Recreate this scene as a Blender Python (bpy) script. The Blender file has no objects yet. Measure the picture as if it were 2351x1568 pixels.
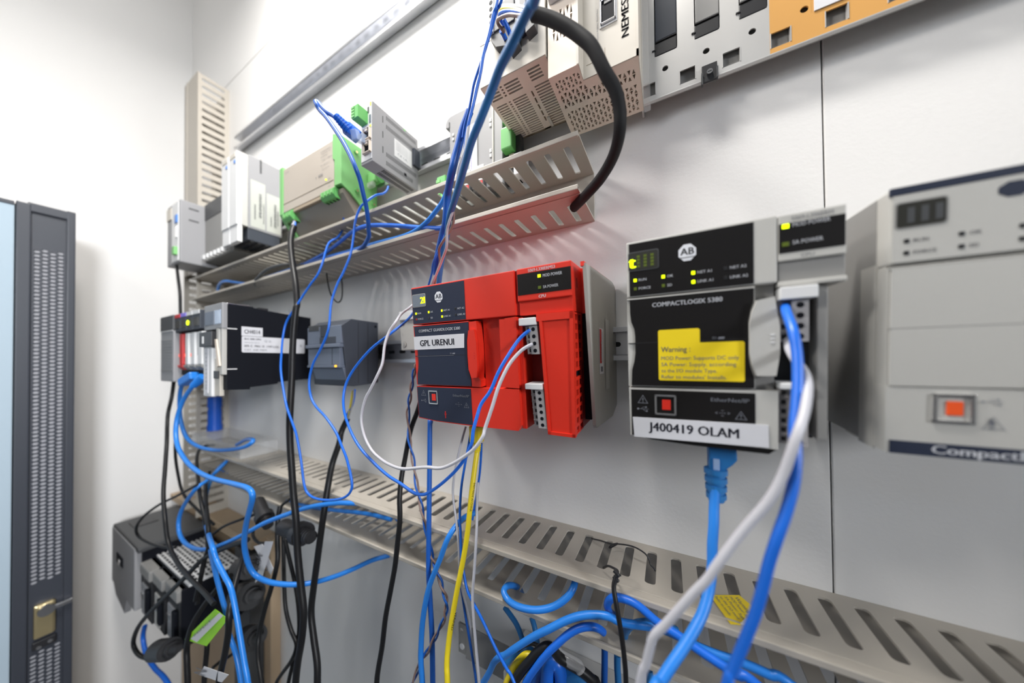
import bpy, bmesh, math, random
from mathutils import Vector, Matrix
from mathutils.geometry import tessellate_polygon
random.seed(7)
C = bpy.context.scene.collection
# Coordinates used below: x along the back wall (right +), y towards the back wall, z up, metres.
# The back wall stands at y = WALL; z = 0 is lens height, the floor lies at z = FLOOR.
WALL, FLOOR, CEIL, LEFT, RIGHT, FRONT = 0.335, -1.45, 1.22, -1.30, 2.4, -3.2

# ------------------------------------------------------------------ camera
cd = bpy.data.cameras.new('camera'); cam = bpy.data.objects.new('camera', cd); C.objects.link(cam)
cd.sensor_width = 36.0; cd.lens = 672.4 / 2351 * 36.0; cd.shift_y = 38.3 / 2351; cd.clip_start = 0.005; cd.clip_end = 50
ya, pi_, ro = math.radians(27.95), math.radians(0.70), math.radians(-0.55)
fw = Vector((-math.sin(ya) * math.cos(pi_), math.cos(ya) * math.cos(pi_), math.sin(pi_)))
rt0 = Vector((math.cos(ya), math.sin(ya), 0)); up0 = rt0.cross(fw)
rt = rt0 * math.cos(ro) + up0 * math.sin(ro); up = up0 * math.cos(ro) - rt0 * math.sin(ro)
M = Matrix((rt, up, -fw)).transposed().to_4x4(); cam.matrix_world = M
cd.dof.use_dof = True; cd.dof.focus_distance = 0.285; cd.dof.aperture_fstop = 2.3; cd.dof.aperture_blades = 0
S = bpy.context.scene; S.camera = cam
S.view_settings.view_transform = 'Standard'; S.view_settings.look = 'None'
S.view_settings.gamma = 1.0; S.view_settings.exposure = 0.0; S.view_settings.use_curve_mapping = False

# ------------------------------------------------------------------ light
w = bpy.data.worlds.new('World'); S.world = w; w.use_nodes = True
w.node_tree.nodes['Background'].inputs[0].default_value = (0.8, 0.86, 1.0, 1); w.node_tree.nodes['Background'].inputs[1].default_value = 0.06
def lamp(name, loc, target, size, watts, col, spread=180):
    l = bpy.data.lights.new(name, 'AREA'); l.shape = 'RECTANGLE'; l.size, l.size_y = size; l.energy = watts; l.color = col; l.spread = math.radians(spread)
    o = bpy.data.objects.new(name, l); C.objects.link(o); o.location = loc
    o.rotation_euler = (Vector(target) - Vector(loc)).to_track_quat('-Z', 'Y').to_euler(); return o
lamp('lamp_over_rails', (-0.33, 0.03, 0.95), (-0.25, 0.25, 0), (0.55, 0.10), 16.5, (1.0, 0.97, 0.93))
lamp('ceiling_lamp_left', (-0.95, -0.65, 0.88), (0.35, 0.33, 0.27), (0.22, 0.22), 1.4, (1.0, 0.97, 0.93), 60)
lamp('fill_light_right', (2.2, -0.90, 0.60), (-1.3, -0.05, -0.15), (0.5, 0.6), 6.2, (0.93, 0.96, 1.0), 48)  # added fill from out of view at right, evens out the left wall
lamp('fill_light_room', (0.5, -1.9, CEIL - 0.06), (0.4, -1.0, -1.4), (1.0, 0.5), 2.2, (0.50, 0.70, 1.0))  # added general fill behind the camera, tinted blue to cool the lower wall
lamp('ceiling_lamp_corner', (-0.4, -0.9, CEIL - 0.06), (-1.3, 0.1, 0.9), (0.3, 0.3), 1.8, (1.0, 0.98, 0.95), 90)
#@LIGHTS

# ------------------------------------------------------------------ materials
MATS = {}
def mat(name, col, rough=0.5, metal=0.0, emit=0.0, bump=0.0, scale=400.0, trans=0.0, alpha=1.0, coat=0.0, var=0.0, spec=0.5):
    m = bpy.data.materials.new(name); m.use_nodes = True; nt = m.node_tree; b = nt.nodes['Principled BSDF']
    b.inputs['Base Color'].default_value = (*col, 1); b.inputs['Roughness'].default_value = rough; b.inputs['Metallic'].default_value = metal
    b.inputs['Specular IOR Level'].default_value = spec
    if emit: b.inputs['Emission Color'].default_value = (*col, 1); b.inputs['Emission Strength'].default_value = emit
    if trans: b.inputs['Transmission Weight'].default_value = trans; b.inputs['IOR'].default_value = 1.3
    if alpha < 1: b.inputs['Alpha'].default_value = alpha
    if coat: b.inputs['Coat Weight'].default_value = coat
    if bump or var:
        tc = nt.nodes.new('ShaderNodeTexCoord'); n = nt.nodes.new('ShaderNodeTexNoise'); n.inputs['Scale'].default_value = scale; n.inputs['Detail'].default_value = 3
        nt.links.new(tc.outputs['Object'], n.inputs['Vector'])
        if bump:
            bp = nt.nodes.new('ShaderNodeBump'); bp.inputs['Strength'].default_value = bump; bp.inputs['Distance'].default_value = 0.0006
            nt.links.new(n.outputs['Fac'], bp.inputs['Height']); nt.links.new(bp.outputs['Normal'], b.inputs['Normal'])
        if var:
            n2 = nt.nodes.new('ShaderNodeTexNoise'); n2.inputs['Scale'].default_value = scale * 0.08; nt.links.new(tc.outputs['Object'], n2.inputs['Vector'])
            r = nt.nodes.new('ShaderNodeMixRGB'); r.inputs[1].default_value = (*[c * (1 - var) for c in col], 1); r.inputs[2].default_value = (*[min(1, c * (1 + var)) for c in col], 1)
            nt.links.new(n2.outputs['Fac'], r.inputs[0]); nt.links.new(r.outputs[0], b.inputs['Base Color'])
    MATS[name] = m; return m
mat('wall_paint', (0.80, 0.79, 0.775), 0.55, bump=0.25, scale=260)
mat('wall_paint_left', (0.80, 0.79, 0.775), 0.6, bump=0.1, scale=200)
mat('gap', (0.03, 0.03, 0.03), 0.9)
mat('floor_vinyl', (0.28, 0.29, 0.31), 0.5, var=0.1, scale=50)
mat('ceiling_tile', (0.8, 0.8, 0.79), 0.8, bump=0.3, scale=150)
mat('duct', (0.44, 0.405, 0.352), 0.45, bump=0.05, scale=600)
mat('zinc', (0.70, 0.71, 0.74), 0.30, 0.85, var=0.12, scale=300)
mat('steel', (0.66, 0.65, 0.63), 0.40, 0.6, var=0.05, scale=120)
mat('chrome', (0.75, 0.75, 0.76), 0.2, 1.0)
mat('red', (0.68, 0.028, 0.012), 0.42, bump=0.12, scale=1800)
mat('red_dark', (0.30, 0.008, 0.006), 0.5)
mat('panel_navy', (0.026, 0.033, 0.058), 0.5, spec=0.2, bump=0.05, scale=1500)
mat('panel_black', (0.010, 0.009, 0.009), 0.45, spec=0.2)
mat('seam', (0.012, 0.012, 0.014), 0.7)
mat('grey_light', (0.50, 0.49, 0.46), 0.5, bump=0.06, scale=1500)
mat('grey_warm', (0.40, 0.39, 0.355), 0.5, bump=0.06, scale=1500)
mat('grey_mid', (0.27, 0.265, 0.255), 0.5)
mat('grey_cool', (0.29, 0.29, 0.30), 0.5)
mat('label_grey', (0.46, 0.47, 0.43), 0.6)
mat('white_plastic', (0.72, 0.72, 0.72), 0.4)
mat('paper', (0.66, 0.66, 0.69), 0.6)
mat('ink', (0.015, 0.016, 0.03), 0.6)
mat('ink_soft', (0.16, 0.16, 0.18), 0.6)
mat('print_white', (0.75, 0.76, 0.80), 0.5)
mat('print_grey', (0.22, 0.23, 0.26), 0.5)
mat('print_red', (0.55, 0.02, 0.02), 0.5)
mat('print_violet', (0.25, 0.2, 0.75), 0.5)
mat('led_lime', (0.72, 1.0, 0.0), 0.4, emit=2.2)
mat('led_dim', (0.10, 0.14, 0.01), 0.4)
mat('led_off', (0.02, 0.02, 0.022), 0.3)
mat('led_red', (1.0, 0.10, 0.05), 0.4, emit=1.0)
mat('led_orange', (1.0, 0.45, 0.02), 0.4, emit=2.2)
mat('lcd', (0.17, 0.20, 0.24), 0.15, coat=0.5)
mat('lcd_dark', (0.035, 0.035, 0.03), 0.2, coat=0.5)
mat('usb_red', (0.75, 0.03, 0.015), 0.4)
mat('usb_orange', (0.90, 0.10, 0.015), 0.4)
mat('sticker_yellow', (0.86, 0.64, 0.01), 0.5)
mat('terminal', (0.36, 0.345, 0.345), 0.5)
mat('beige', (0.80, 0.69, 0.58), 0.5, bump=0.05, scale=1200)
mat('beige_tan', (0.47, 0.415, 0.355), 0.5, bump=0.05, scale=1200)
mat('beige_pale', (0.60, 0.555, 0.48), 0.45)
mat('beige_dark', (0.36, 0.29, 0.21), 0.6)
mat('tin', (0.26, 0.225, 0.19), 0.45, 0.3, var=0.08, scale=60)
mat('green', (0.20, 0.50, 0.17), 0.5)
mat('green_bright', (0.13, 0.45, 0.12), 0.45)
mat('slate', (0.13, 0.155, 0.205), 0.45)
mat('slate_dark', (0.048, 0.055, 0.070), 0.5, spec=0.3)
mat('black', (0.018, 0.018, 0.020), 0.42)
mat('black_matt', (0.007, 0.008, 0.012), 0.6, spec=0.12)
mat('cable_black_matt', (0.012, 0.012, 0.013), 0.68, spec=0.25)
mat('charcoal', (0.05, 0.052, 0.055), 0.5)
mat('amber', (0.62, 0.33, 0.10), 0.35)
mat('clear', (0.9, 0.9, 0.9), 0.1, alpha=0.25)
mat('clear_blue', (0.55, 0.7, 0.95), 0.08, alpha=0.55)
mat('plywood', (0.50, 0.37, 0.24), 0.6, var=0.12, scale=120)
mat('lime_tag', (0.35, 0.80, 0.0), 0.5)
mat('brass', (0.75, 0.62, 0.35), 0.3, 0.9)
mat('rack_frame', (0.040, 0.045, 0.058), 0.4)
mat('rack_glass', (0.42, 0.52, 0.60), 0.10, coat=0.6)
mat('rack_mesh_back', (0.48, 0.48, 0.51), 0.6)
mat('cable_blue', (0.010, 0.135, 0.64), 0.36)
mat('cable_blue_deep', (0.010, 0.095, 0.42), 0.38)
mat('cable_sky', (0.02, 0.20, 0.66), 0.36)
mat('cable_teal', (0.02, 0.17, 0.45), 0.4)
mat('cable_grey', (0.46, 0.46, 0.50), 0.4)
mat('cable_brown', (0.22, 0.15, 0.13), 0.45)
mat('cable_black', (0.010, 0.010, 0.011), 0.42, spec=0.3)
mat('cable_yellow', (0.74, 0.58, 0.015), 0.4)
mat('blue_cap', (0.006, 0.09, 0.50), 0.4)

# ------------------------------------------------------------------ mesh helpers
def text_polys(s, bold=0.0):
    cu = bpy.data.curves.new('t', 'FONT'); cu.body = s; cu.size = 1.0; cu.offset = bold; cu.resolution_u = 2
    ob = bpy.data.objects.new('t', cu); me = bpy.data.meshes.new_from_object(ob)
    V = [(v.co.x, v.co.y) for v in me.vertices]; Fs = [list(p.vertices) for p in me.polygons]
    bpy.data.objects.remove(ob); bpy.data.meshes.remove(me); bpy.data.curves.remove(cu); return V, Fs
TC = {}
class MB:
    """collects shapes and links them as one mesh object with several materials"""
    def __init__(s, scale=1.0): s.v = []; s.f = []; s.m = []; s.mats = []; s.k = scale
    def mi(s, name):
        if name not in s.mats: s.mats.append(name)
        return s.mats.index(name)
    def add(s, V, Fs, m, smooth=False):
        b = len(s.v); s.v += [tuple(x) for x in V]; i = s.mi(m)
        for f in Fs: s.f.append(tuple(b + q for q in f)); s.m.append((i, smooth))
        return s
    def box(s, x0, x1, y0, y1, z0, z1, m, bev=0.0, front=None):
        bm = bmesh.new(); bmesh.ops.create_cube(bm, size=1)
        for v in bm.verts: v.co = Vector(((x0 + x1) / 2 + v.co.x * (x1 - x0), (y0 + y1) / 2 + v.co.y * (y1 - y0), (z0 + z1) / 2 + v.co.z * (z1 - z0)))
        if bev > 0: bmesh.ops.bevel(bm, geom=bm.edges[:], offset=min(bev, 0.45 * min(abs(x1 - x0), abs(y1 - y0), abs(z1 - z0))), segments=2, profile=0.6, affect='EDGES')
        bm.verts.index_update(); s.add([v.co[:] for v in bm.verts], [[v.index for v in f.verts] for f in bm.faces], m); bm.free(); return s
    def prism(s, poly, axis, a, b, m, bev=0.0):
        """poly: 2D outline; axis 'x' -> (y,z), 'y' -> (x,z), 'z' -> (x,y); extruded from a to b"""
        def p(q, t): return {'x': (t, q[0], q[1]), 'y': (q[0], t, q[1]), 'z': (q[0], q[1], t)}[axis]
        bm = bmesh.new(); A = [bm.verts.new(p(q, a)) for q in poly]; B = [bm.verts.new(p(q, b)) for q in poly]; n = len(poly)
        bm.faces.new(A); bm.faces.new(B[::-1])
        for i in range(n): bm.faces.new((A[i], B[i], B[(i + 1) % n], A[(i + 1) % n]))
        bmesh.ops.recalc_face_normals(bm, faces=bm.faces[:])
        if bev > 0: bmesh.ops.bevel(bm, geom=bm.edges[:], offset=bev, segments=2, profile=0.6, affect='EDGES')
        bmesh.ops.triangulate(bm, faces=[f for f in bm.faces if len(f.verts) > 4]); bm.verts.index_update()
        s.add([v.co[:] for v in bm.verts], [[v.index for v in f.verts] for f in bm.faces], m); bm.free(); return s
    def cyl(s, c, axis, r, a, b, m, n=20, r2=None, smooth=True):
        r2 = r if r2 is None else r2; V = []; Fs = []
        def p(q, t): return {'x': (t, c[0] + q[0], c[1] + q[1]), 'y': (c[0] + q[0], t, c[1] + q[1]), 'z': (c[0] + q[0], c[1] + q[1], t)}[axis]
        for i in range(n):
            an = 2 * math.pi * i / n; V.append(p((math.cos(an) * r, math.sin(an) * r), a)); V.append(p((math.cos(an) * r2, math.sin(an) * r2), b))
        for i in range(n): j = (i + 1) % n; Fs.append((2 * i, 2 * i + 1, 2 * j + 1, 2 * j))
        s.add(V, Fs, m, smooth); s.add(V, [[2 * i for i in range(n)][::-1], [2 * i + 1 for i in range(n)]], m); return s
    def quad(s, P, m): return s.add(P, [tuple(range(len(P)))], m)
    def tube(s, pts, r, m, n=10, caps=True):
        P = smooth_path(pts); V = []; Fs = []; N = len(P); R = r if isinstance(r, (list, tuple)) else None
        t0 = (P[1] - P[0]).normalized(); nrm = t0.orthogonal().normalized()
        for i, p in enumerate(P):
            t = (P[min(i + 1, N - 1)] - P[max(i - 1, 0)]).normalized(); nrm = (nrm - t * nrm.dot(t)).normalized(); bi = t.cross(nrm)
            rr = r if R is None else R[0] + (R[1] - R[0]) * i / (N - 1)
            for k in range(n): a = 2 * math.pi * k / n; V.append(p + (nrm * math.cos(a) + bi * math.sin(a)) * rr)
        for i in range(N - 1):
            for k in range(n): k2 = (k + 1) % n; Fs.append((i * n + k, i * n + k2, (i + 1) * n + k2, (i + 1) * n + k))
        s.add(V, Fs, m, True)
        if caps: s.add([V[k] for k in range(n)], [tuple(range(n))[::-1]], m); s.add([V[(N - 1) * n + k] for k in range(n)], [tuple(range(n))], m)
        return s
    def cell(s, c0, c1, hole, m, thick, mp):
        """rectangle c0..c1 with one hole; mp(u,v,t) -> 3D, t 0 = front, 1 = back"""
        outer = [(c0[0], c0[1]), (c1[0], c0[1]), (c1[0], c1[1]), (c0[0], c1[1])]
        o = [Vector((*q, 0)) for q in outer]; h = [Vector((*q, 0)) for q in hole]; tr = tessellate_polygon([o, h]); al = outer + list(hole)
        s.add([mp(u, v, 0) for u, v in al], tr, m); s.add([mp(u, v, 1) for u, v in al], [t[::-1] for t in tr], m)
        n = len(hole); s.add([mp(u, v, 0) for u, v in hole] + [mp(u, v, 1) for u, v in hole], [(i, (i + 1) % n, n + (i + 1) % n, n + i) for i in range(n)], m)
        return s
    def text(s, t, o, ux, uy, h, m, width=None, bold=0.0, align='L', lift=0.0):
        """flat lettering: o = baseline start, ux/uy = unit directions, h = cap height"""
        if t not in TC: TC[t] = text_polys(t)
        V, Fs = TC[t]
        if not V: return s
        k = h / 0.70; x0 = min(v[0] for v in V); x1 = max(v[0] for v in V); kx = k if width is None else width / (x1 - x0)
        off = {'L': -x0, 'C': -(x0 + x1) / 2, 'R': -x1}[align]
        o = Vector(o); ux = Vector(ux); uy = Vector(uy)
        
        for d in ((0,) if bold <= 0 else (-bold, 0, bold)): s.add([o + ux * ((v[0] + off + d) * kx) + uy * (v[1] * k) for v in V], Fs, m)
        return s
    def build(s, name, parent=None, **props):
        org = Vector((0, 0, 0)) if parent is None or is_local(parent) else base_of(parent)
        me = bpy.data.meshes.new(name); me.from_pydata([tuple((Vector(v) * s.k) - org) for v in s.v], [], s.f)
        for n in s.mats: me.materials.append(MATS[n])
        me.polygons.foreach_set('material_index', [a for a, b in s.m]); me.polygons.foreach_set('use_smooth', [b for a, b in s.m]); me.update()
        o = bpy.data.objects.new(name, me); C.objects.link(o)
        if parent is not None: o.parent = parent
        for k, v in props.items(): o[k] = v
        return o
    def solo(s, name, label, cat, group=None):
        """a thing that is one mesh"""
        o = s.build(name); V = [v.co for v in o.data.vertices]
        c = Vector((sum(v.x for v in V) / len(V), sum(v.y for v in V) / len(V), min(v.z for v in V)))
        for v in o.data.vertices: v.co -= c
        o.location = c; tag(o, label, cat, group); return o
def is_local(o):
    while o is not None:
        if 'local' in o: return True
        o = o.parent
    return False
def base_of(o):
    b = Vector(o.location); 
    while o.parent is not None: o = o.parent; b = b + Vector(o.location)
    return b
def smooth_path(pts, sub=6):
    P = [Vector(p) for p in pts]
    if len(P) == 2: return [P[0].lerp(P[1], i / 4) for i in range(5)]
    Q = [P[0] * 2 - P[1]] + P + [P[-1] * 2 - P[-2]]; out = []
    for i in range(1, len(Q) - 2):
        p0, p1, p2, p3 = Q[i - 1], Q[i], Q[i + 1], Q[i + 2]
        for k in range(sub):
            t = k / sub; out.append(0.5 * ((2 * p1) + (p2 - p0) * t + (2 * p0 - 5 * p1 + 4 * p2 - p3) * t * t + (3 * p1 - p0 - 3 * p2 + p3) * t ** 3))
    out.append(P[-1]); return out
def tag(o, label, cat, group=None):
    o['label'] = label; o['category'] = cat
    if group: o['group'] = group
def thing(name, label, cat, loc, tilt=0.0, group=None, local=False):
    o = bpy.data.objects.new(name, None); C.objects.link(o); o.empty_display_size = 0.02; o.location = loc; o.rotation_euler = (tilt, 0, 0)
    if local: o['local'] = 1
    tag(o, label, cat, group); return o
def struct(mb, name): o = mb.build(name); o['kind'] = 'structure'; return o
def slot_hole(u0, u1, v0, v1, r, n=4):
    out = []
    for cx, cy, a0 in ((u1 - r, v0 + r, -90), (u1 - r, v1 - r, 0), (u0 + r, v1 - r, 90), (u0 + r, v0 + r, 180)):
        for k in range(n + 1): a = math.radians(a0 + 90 * k / n); out.append((cx + r * math.cos(a), cy + r * math.sin(a)))
    return out

# ------------------------------------------------------------------ the room
SEAM_X, SEAM_Z = 0.1172, 0.757
b = MB()
for x0, x1 in ((LEFT, SEAM_X - 0.0006), (SEAM_X + 0.0006, RIGHT)):
    for z0, z1 in ((FLOOR, SEAM_Z - 0.001), (SEAM_Z + 0.001, CEIL)): b.box(x0, x1, WALL, WALL + 0.012, z0, z1, 'wall_paint', 0.0007)
b.box(LEFT, RIGHT, WALL + 0.006, WALL + 0.05, FLOOR, CEIL, 'gap'); struct(b, 'wall_back')
struct(MB().box(LEFT - 0.05, LEFT, FRONT, WALL + 0.05, FLOOR, CEIL, 'wall_paint_left'), 'wall_left')
struct(MB().box(RIGHT, RIGHT + 0.05, FRONT, WALL + 0.05, FLOOR, CEIL, 'wall_paint_left'), 'wall_right')
struct(MB().box(LEFT, RIGHT, FRONT - 0.05, FRONT, FLOOR, CEIL, 'wall_paint_left'), 'wall_front')
struct(MB().box(LEFT - 0.05, RIGHT + 0.05, FRONT - 0.05, WALL + 0.05, FLOOR - 0.05, FLOOR, 'floor_vinyl'), 'floor')
struct(MB().box(LEFT - 0.05, RIGHT + 0.05, FRONT - 0.05, WALL + 0.05, CEIL, CEIL + 0.05, 'ceiling_tile'), 'ceiling')

# ------------------------------------------------------------------ slotted wiring ducts
PITCH = 0.0205
def slotted(b, u0, u1, vr, sv, sw, phase, fu, m='duct', pitch=PITCH):
    """wall of a duct along u with one rounded slot per pitch; fu(u,v,t) -> 3D"""
    k0 = math.ceil((u0 - phase) / pitch + 0.5); k1 = math.floor((u1 - phase) / pitch - 0.5); lo = phase + (k0 - 0.5) * pitch; hi = phase + (k1 + 0.5) * pitch
    for a, c in ((u0, lo), (hi, u1)):
        if c - a > 1e-5:
            P = [(a, vr[0]), (c, vr[0]), (c, vr[1]), (a, vr[1])]
            b.quad([fu(u, v, 0) for u, v in P], m); b.quad([fu(u, v, 1) for u, v in P][::-1], m)
    for k in range(k0, k1 + 1):
        uc = phase + k * pitch
        b.cell((uc - pitch / 2, vr[0]), (uc + pitch / 2, vr[1]), slot_hole(uc - sw / 2, uc + sw / 2, sv[0], sv[1], sw * 0.32), m, 1, fu)
def duct_h(name, label, x0, x1, z0, z1, yf_top, yf_bot, phase, sw, s_top, s_bot, group):
    T = 0.0018; o = thing(name, label, 'duct', (0.5 * (x0 + x1), WALL, z0), group=group)
    b = MB(); b.box(x0, x1, WALL - T, WALL, z0, z1, 'duct', 0.0004); b.build('back_plate', o)
    for nm, zz, sgn, yf, sv in (('upper_side', z1, -1, yf_top, s_top), ('lower_side', z0, 1, yf_bot, s_bot)):
        b = MB(); slotted(b, x0, x1, (yf, WALL - T), sv, sw, phase, lambda u, v, t: (u, v, zz + sgn * T * t))
        b.quad([(x0, yf, zz), (x0, WALL - T, zz), (x0, WALL - T, zz + sgn * T), (x0, yf, zz + sgn * T)], 'duct')
        b.quad([(x1, yf, zz), (x1, WALL - T, zz), (x1, WALL - T, zz + sgn * T), (x1, yf, zz + sgn * T)], 'duct')
        b.box(x0, x1, yf - 0.0012, yf + 0.0016, min(zz - sgn * 0.0006, zz + sgn * 0.0042), max(zz - sgn * 0.0006, zz + sgn * 0.0042), 'duct', 0.0007)
        b.box(x0, x1, yf + 0.0075, yf + 0.0093, min(zz + sgn * 0.0015, zz - sgn * 0.0007), max(zz + sgn * 0.0015, zz - sgn * 0.0007), 'duct', 0.0005)
        b.build(nm, o)
    return o
duct_h('wiring_duct', 'upper open beige slotted wiring duct ending in mid air above the red controller', -1.026, -0.0700, 0.1576, 0.2125, 0.2665, 0.2640, -0.0855, 0.0062, (0.2785, 0.3245), (0.289, 0.3265), 'horizontal slotted ducts')
duct_h('wiring_duct', 'lower open beige slotted wiring duct running under the red controller', -1.026, 1.05, -0.2460, -0.1908, 0.2570, 0.2600, 0.0045, 0.0086, (0.2775, 0.3245), (0.2800, 0.3270), 'horizontal slotted ducts')
o = thing('vertical_duct', 'tall beige slotted wiring duct standing in the corner by the left wall', 'duct', (-1.072, 0.30, -0.377))
b = MB(); b.box(-1.115, -1.03, 0.3332, WALL, -0.3770, 0.735, 'duct', 0.0004); b.build('back_plate', o)
for nm, X, sg in (('right_side', -1.03, -1), ('left_side', -1.115, 1)):
    b = MB(); slotted(b, -0.3770, 0.735, (0.2765, 0.3332), (0.2825, 0.3255), 0.0075, 0.6268, lambda u, v, t: (X + sg * 0.0018 * t, v, u), pitch=0.0192)
    b.quad([(X, 0.2765, 0.735), (X, 0.3332, 0.735), (X + sg * 0.0018, 0.3332, 0.735), (X + sg * 0.0018, 0.2765, 0.735)], 'duct'); b.build(nm, o)
b = MB()
b.box(-1.117, -1.028, 0.2735, 0.2755, 0.2300, 0.735, 'duct', 0.0006)
for X in (-1.117, -1.0312): b.box(X, X + 0.0032, 0.2735, 0.2795, -0.3770, 0.735, 'duct', 0.0008)
b.box(-1.098, -1.094, 0.2725, 0.2740, 0.2300, 0.735, 'duct', 0.0005); b.build('cover', o)

# ------------------------------------------------------------------ mounting rails
def din_rail(label, x0, x1, zc):
    b = MB(); T = 0.0012; yb = WALL - 0.0006; yf = 0.3195
    b.box(x0, x1, yb - T, yb, zc - 0.0125, zc + 0.0125, 'zinc', 0.0003)
    for s in (-1, 1):
        z0, z1 = sorted((zc + s * 0.0113, zc + s * 0.0125)); b.box(x0, x1, yf, yb, z0, z1, 'zinc', 0.0004)
        z0, z1 = sorted((zc + s * 0.0113, zc + s * 0.0175)); b.box(x0, x1, yf, yf + T, z0, z1, 'zinc', 0.0004)
    x = x0 + 0.012
    while x < x1 - 0.02: b.prism(slot_hole(x, x + 0.014, zc - 0.0026, zc + 0.0026, 0.0025, 3), 'y', yb - T - 0.00015, yb - T + 0.0002, 'seam'); x += 0.025
    return b.solo('mounting_rail', label, 'rail', 'steel mounting rails on the wall')
din_rail('bare steel mounting rail crossing the bright wall above all devices', -0.955, 1.2, 0.557)
din_rail('steel mounting rail behind the top row of grey and green devices', -1.02, -0.12, 0.3040)
din_rail('steel mounting rail behind the red controller and its neighbours', -1.02, 1.2, 0.0177)

# ------------------------------------------------------------------ the three logic controllers (local millimetres: x right, -z down, y into the wall)
def P(mb, s, u, v, h, m='print_white', width=None, bold=0.0, align='L', n=-0.5): mb.text(s, (u, n, -v), (1, 0, 0), (0, 0, 1), h, m, width, bold, align)
def uvbox(mb, u0, u1, v0, v1, n0, n1, m, bev=0.0): return mb.box(u0, u1, n0, n1, -v1, -v0, m, bev)
def octagon(u, v, w, h): k = 0.30; return [(u - w/2 + w*k, v - h/2), (u + w/2 - w*k, v - h/2), (u + w/2, v - h/2 + h*k), (u + w/2, v + h/2 - h*k), (u + w/2 - w*k, v + h/2), (u - w/2 + w*k, v + h/2), (u - w/2, v + h/2 - h*k), (u - w/2, v - h/2 + h*k)]
def flat(mb, poly, n0, n1, m): return mb.prism([(u, -v) for u, v in poly], 'y', n0, n1, m)
def triangle_sign(mb, u, v, s, m, n=-0.5):
    A = [(u, v - s*0.55), (u + s*0.55, v + s*0.42), (u - s*0.55, v + s*0.42)]
    for i in range(3):
        p, q = Vector(A[i]), Vector(A[(i+1) % 3]); d = (q - p).normalized() * s * 0.03; nn = Vector((-d.y, d.x)) * 1.6
        mb.quad([(p.x, n, -p.y), (q.x, n, -q.y), (q.x + nn.x, n, -q.y - nn.y), (p.x + nn.x, n, -p.y - nn.y)], m)
    P(mb, '!', u, v + s*0.30, s*0.5, m, align='C', n=n, bold=0.02)
def usb_sign(mb, u, v, s, m, n=-0.5):
    for a, b2, t in (((u - s, v), (u + s, v), 0.16), ((u - s*0.5, v), (u, v - s*0.4), 0.14), ((u, v - s*0.4), (u + s*0.45, v - s*0.4), 0.14), ((u - s*0.1, v), (u + s*0.3, v + s*0.4), 0.14), ((u + s*0.3, v + s*0.4), (u + s*0.6, v + s*0.4), 0.14)):
        p, q = Vector(a), Vector(b2); d = (q - p).normalized(); nn = Vector((-d.y, d.x)) * t * 0.7
        mb.quad([(p.x - nn.x, n, -(p.y - nn.y)), (q.x - nn.x, n, -(q.y - nn.y)), (q.x + nn.x, n, -(q.y + nn.y)), (p.x + nn.x, n, -(p.y + nn.y))], m)
    for c, r in (((u - s, v), 0.32), ((u + s*0.5, v - s*0.4), 0.25), ((u + s*0.65, v + s*0.4), 0.25)): mb.cyl((c[0], -c[1]), 'y', r * s / 1.6, n - 0.05, n, m, 10, smooth=False)
def net_sign(mb, u, v, m, n=-0.5):
    P(mb, '<', u - 3.2, v + 1, 2.0, m, align='C', n=n); P(mb, '>', u + 3.2, v + 1, 2.0, m, align='C', n=n)
    for k in (-1.2, 0, 1.2): mb.cyl((u + k, -v), 'y', 0.28, n - 0.05, n, m, 8, smooth=False)
    P(mb, 'A1', u, v - 1.2, 0.9, m, align='C', n=n); P(mb, 'A2', u, v + 2.1, 0.9, m, align='C', n=n)
def usb_port(root, u0, u1, v0, v1, key, core):
    b = MB(0.001); t = 1.3
    uvbox(b, u0, u1, v0, v0 + t, -1.0, 4, 'chrome', 0.3); uvbox(b, u0, u1, v1 - t, v1, -1.0, 4, 'chrome', 0.3); uvbox(b, u0, u0 + t, v0, v1, -1.0, 4, 'chrome', 0.3); uvbox(b, u1 - t, u1, v0, v1, -1.0, 4, 'chrome', 0.3)
    uvbox(b, u0 + t, u1 - t, v0 + t, v1 - t, 2.5, 4, 'black_matt'); p = b.build('usb_port', root)
    b = MB(0.001); cu, cv = (u0 + u1) / 2 + 0.6, (v0 + v1) / 2; uvbox(b, cu - 2.6, cu + 2.6, cv - 3.6, cv + 3.4, -0.6, 2.6, key, 0.3); uvbox(b, cu + 2.8, u1 - t, v0 + t + 0.8, v1 - t, 0.4, 2.6, core); b.build('tongue', p)
def led(mb, u, v, m, w=1.9, h=2.1): uvbox(mb, u - w/2, u + w/2, v - h/2, v + h/2, -0.55, 1.0, m, 0.15)
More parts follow.
